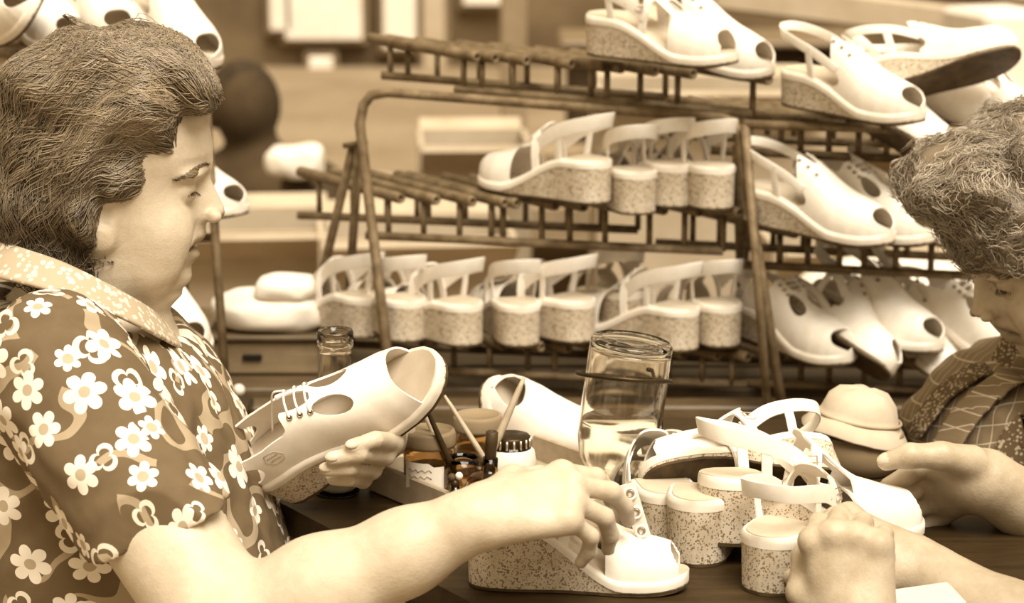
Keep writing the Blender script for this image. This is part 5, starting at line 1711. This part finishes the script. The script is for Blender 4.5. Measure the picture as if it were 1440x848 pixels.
# tiny bottle with a beaded stopper
p = onB(640, 732); r = thing('small_vial', p, 'tiny glass vial with beaded stopper in front of the round flask', 'bottle')
M4 = Matrix.Translation(V(p))
MB().lathe([(0, 0), (.011, 0), (.0125, .004), (.0115, .016), (.006, .026), (.0048, .034), (.0034, .034), (.0046, .026), (.0100, .015), (.0110, .005), (0, .003)], 20, M4).build('glass', 'glass', r)
for dz, rr, mt in ((.037, .0046, 'dark_metal'), (.043, .0042, 'outsole'), (.0445, .0038, 'paper')):
    vs, fs = lathe([(rr * math.sin(a), dz - rr * math.cos(a)) for a in np.linspace(0, PI, 7)], 12)
    sx = (.0, -.003, .004)[(.037, .043, .0445).index(dz)]
    MB().add([M4 @ (Vector(v) + Vector((sx, 0, 0))) for v in vs], fs).build('stopper_bead', mt, r)
# brushes
def brush(pt_tip, pt_end, Yt, Ye, label, mat='wood_mid', rr=.0032):
    a, b = at(*pt_tip, Yt), at(*pt_end, Ye)
    r = thing('paint_brush', a, label, 'brush', 'brushes in the jars')
    d = b - a
    MB().tube([a + d * .22, a + d * .5, a + d * .9, b], [rr * .8, rr, rr * .7, rr * .4], 8).build('handle', mat, r)
    MB().tube([a + d * .12, a + d * .24], rr * .95, 8).build('ferrule', 'bright_metal', r)
    MB().tube([a, a + d * .06, a + d * .13], [rr * .3, rr * .8, rr * .8], 6).build('bristles', 'cork_plain', r)
jp = onB(650, 706)
brush((652, 700), (588, 562), jp[1], jp[1] + .012, 'thin brush leaning left under the held shoe\'s toe', 'wood_light')
brush((656, 702), (596, 566), jp[1] - .004, jp[1] - .016, 'dark brush leaning left beside the pale one', 'wood_dark')
brush((716, 700), (625, 556), jp[1] - .004, jp[1] + .02, 'pale jointed stick leaning left between the two jars', 'wood_light', .0030)
brush((668, 690), (737, 531), jp[1] + .008, jp[1] + .03, 'pale thick brush leaning right towards the propped shoe', 'wood_light', .0042)

# shoe propped up behind the jars, its inside facing front
add_shoe('propped_shoe', 'peep', 778, 618, 2.44, (-.62, .62, .42), (.45, .52, .55), 'white shoe propped nose up between the jars and the water bottle', None, .98, anchor=(.55, 0, .02))

# upside-down bottle in a wire stand
ax = at(891, 465, 2.20) - at(862, 667, 2.20); ax /= np.linalg.norm(ax); axv_ = Vector(ax)
pb_ = at(858, 694, 2.20)
qa = axv_.orthogonal().normalized()
M4 = Matrix.Translation(V(pb_)) @ Vector((0, 0, 1)).rotation_difference(axv_).to_matrix().to_4x4()
r = thing('water_bottle', pb_, 'upturned clear glass bottle half full of water in a wire ring', 'bottle')
o_ = [(.0085, -.042), (.0105, -.041), (.0105, -.034), (.0090, -.032), (.0090, -.012), (.012, .002), (.024, .018), (.0355, .036), (.0398, .056), (.0402, .080), (.0402, .146), (.0398, .152), (.0370, .1555), (.030, .1535), (.012, .150), (0, .149)]
i_ = [(0, .1455), (.030, .148), (.0365, .148), (.0378, .142), (.0378, .080), (.0374, .058), (.033, .038), (.022, .021), (.010, .005), (.0070, -.010), (.0070, -.040)]
MB().lathe(o_ + i_, 40, M4).build('glass', 'glass', r)
# water surface stays level, so the water body is sheared to it
MI = M4.inverted()
mb = MB(); prof = [(.0066, -.036), (.0066, -.010), (.0096, .005), (.0216, .021), (.0326, .038), (.0370, .058), (.0374, .070)]
vs, fs = lathe(prof + [(.0374, .078), (0, .078)], 40)
nv = []
Mr = M4.to_3x3()
for v in vs:
    v = Vector(v)
    if v.z > .0775:
        wv_ = M4 @ v; lv = (M4 @ Vector((0, 0, .078)))
        v = v + Vector((0, 0, (lv.z - wv_.z) / axv_.z))
    nv.append(M4 @ v)
mb.add(nv, fs).build('water', 'water', r)
MB().lathe([(.0112, -.046), (.0112, -.030), (.0095, -.029), (.0095, -.0315), (.0, -.046)], 20, M4).build('cap', 'rubber', r)
st = thing('wire_stand', onT(905, 690), 'dark wire stand whose ring holds the upturned bottle', 'stand')
rc = M4 @ Vector((0, 0, .118))
ring = [rc + Matrix.Rotation(0, 3, 'X') @ Vector((.0455 * math.cos(t) - .003, .0445 * math.sin(t), -.004 * math.cos(t) - .0085 * math.sin(t))) for t in np.linspace(0, 2 * PI, 40, endpoint=False)]
MB().tube(ring, .0021, 8, closed=True).build('ring', 'dark_metal', st)
fx, fy = rc.x + .0425, rc.y
MB().tube([Vector((rc.x + .024, rc.y + .041, rc.z)), Vector((rc.x + .03, rc.y + .06, rc.z - .004)), Vector((rc.x + .036, rc.y + .065, rc.z - .02)), Vector((rc.x + .04, rc.y + .066, TZ + .008))], .0024, 8).build('upright', 'dark_metal', st)
MB().lathe([(.03, 0), (.032, .003), (.030, .006), (.004, .008), (0, .008)], 24, Matrix.Translation((rc.x + .04, rc.y + .066, TZ))).build('base_plate', 'dark_metal', st)
# low dark dish under the bottle's neck
dp = onT(900, 768)
tag(MB().lathe([(0, .003), (.045, .003), (.05, .004), (.056, .014), (.058, .014), (.053, .0), (0, 0)], 28, Matrix.Translation(V(dp + np.array([0, .03, 0])))).build('drip_dish', 'wood_mid'), 'shallow brown dish beneath the upturned bottle', 'dish')

# the shoes being worked on
add_shoe('lace_up_shoe', 'open', 485, 592, 2.17, (.70, .59, .28), (-.42, .62, .62), 'white lace-up open-toe shoe with speckled wedge held up by the woman', None, .94, .056, anchor=(.5, 0, .03))
add_shoe('table_sandal', 'slide', 808, 846, 1.945, (.99, 0, .10), (0, 1, 0), 'white sandal with speckled wedge being worked on under the woman\'s hand', None, .80, .084, anchor=(.5, 0, 0), loc=at(813, 838, 1.985) * np.array([1, 1, 0]) + np.array([0, 0, TZ + .001]))
GS = 'sandals piled on the table at the right'
def upright_T(kind, px, py, yaw, label, name, scale, H):
    return add_shoe(name, kind, px, py, 2, yawv(yaw), UP, label, GS, scale, H, (0, 0, 0), loc=onT(px, py) + np.array([0, 0, .0005]))
add_shoe('piled_sandal', 'buckle', 1142, 718, 2.09, (.86, -.07, -.24), (.06, .95, -.10), 'white buckled sandal lying on top of the pile, toe towards the reaching hand', GS, .92, .068, anchor=(.5, 0, .03))
add_shoe('piled_sandal', 'buckle', 1024, 654, 2.17, (-.84, .12, .34), (.0, .50, -.85), 'white sandal lying tilted with its dark sole showing, left in the pile', GS, .88, .055, anchor=(.55, 0, .03))
upright_T('low', 974, 799, -14, 'white sandal standing heel to the viewer beneath the topmost one', 'piled_sandal', .92, .068)
upright_T('low', 942, 782, 6, 'white sandal half hidden behind the heel under the pile', 'piled_sandal', .86, .068)
upright_T('buckle', 1066, 838, -34, 'white sandal nearest the joined hands, heel to the viewer', 'piled_sandal', .92, .058)
upright_T('sling', 918, 716, -20, 'white sandal farthest back behind the upturned bottle', 'piled_sandal', .7, .03)

# pot with a felt hat on it, behind the pile
p = at(1203, 690, 2.36); p[2] = TZ
r = thing('round_pot', p, 'round brown pot standing behind the reaching hand', 'pot')
M4 = Matrix.Translation(V(p))
MB().lathe([(a_, b_ * .48) for a_, b_ in [(0, 0), (.036, 0), (.044, .004), (.050, .03), (.0515, .055), (.048, .078), (.046, .083), (.043, .083), (.045, .076), (.0485, .055), (.046, .03), (.04, .008), (0, .006)]], 32, M4).build('pot_body', 'pot', r)
MB().lathe([(.0465, .037), (.0485, .039), (.0465, .0415), (.045, .040)], 32, M4).build('rim', 'pot', r)
h0 = p + np.array([0, 0, .044])
r = thing('felt_hat', h0, 'pale soft hat with drooping brim resting on the brown pot', 'hat')
M4 = Matrix.Translation(V(h0)) @ Matrix.Rotation(math.radians(9), 4, 'Y') @ Matrix.Scale(.9, 4)
vs, fs = lathe([(.061, -.004), (.0615, -.002), (.050, .010), (.0445, .014), (.042, .022), (.038, .034), (.028, .044), (.012, .0475), (0, .048)], 36)
vs2 = [(x * 1.06, y, z - .012 * max(0, x / .06) * (math.hypot(x, y) / .06) ** 2 + .0015 * math.sin(5 * math.atan2(y, x))) for x, y, z in vs]
MB().add([M4 @ Vector(v) for v in vs2], fs).build('crown', 'hat', r)
MB().tube([M4 @ Vector((.0455 * 1.06 * math.cos(t), .0455 * math.sin(t), .0135)) for t in np.linspace(0, 2 * PI, 36, endpoint=False)], .0016, 6, closed=True).build('hat_band', 'cloth_tan', r)
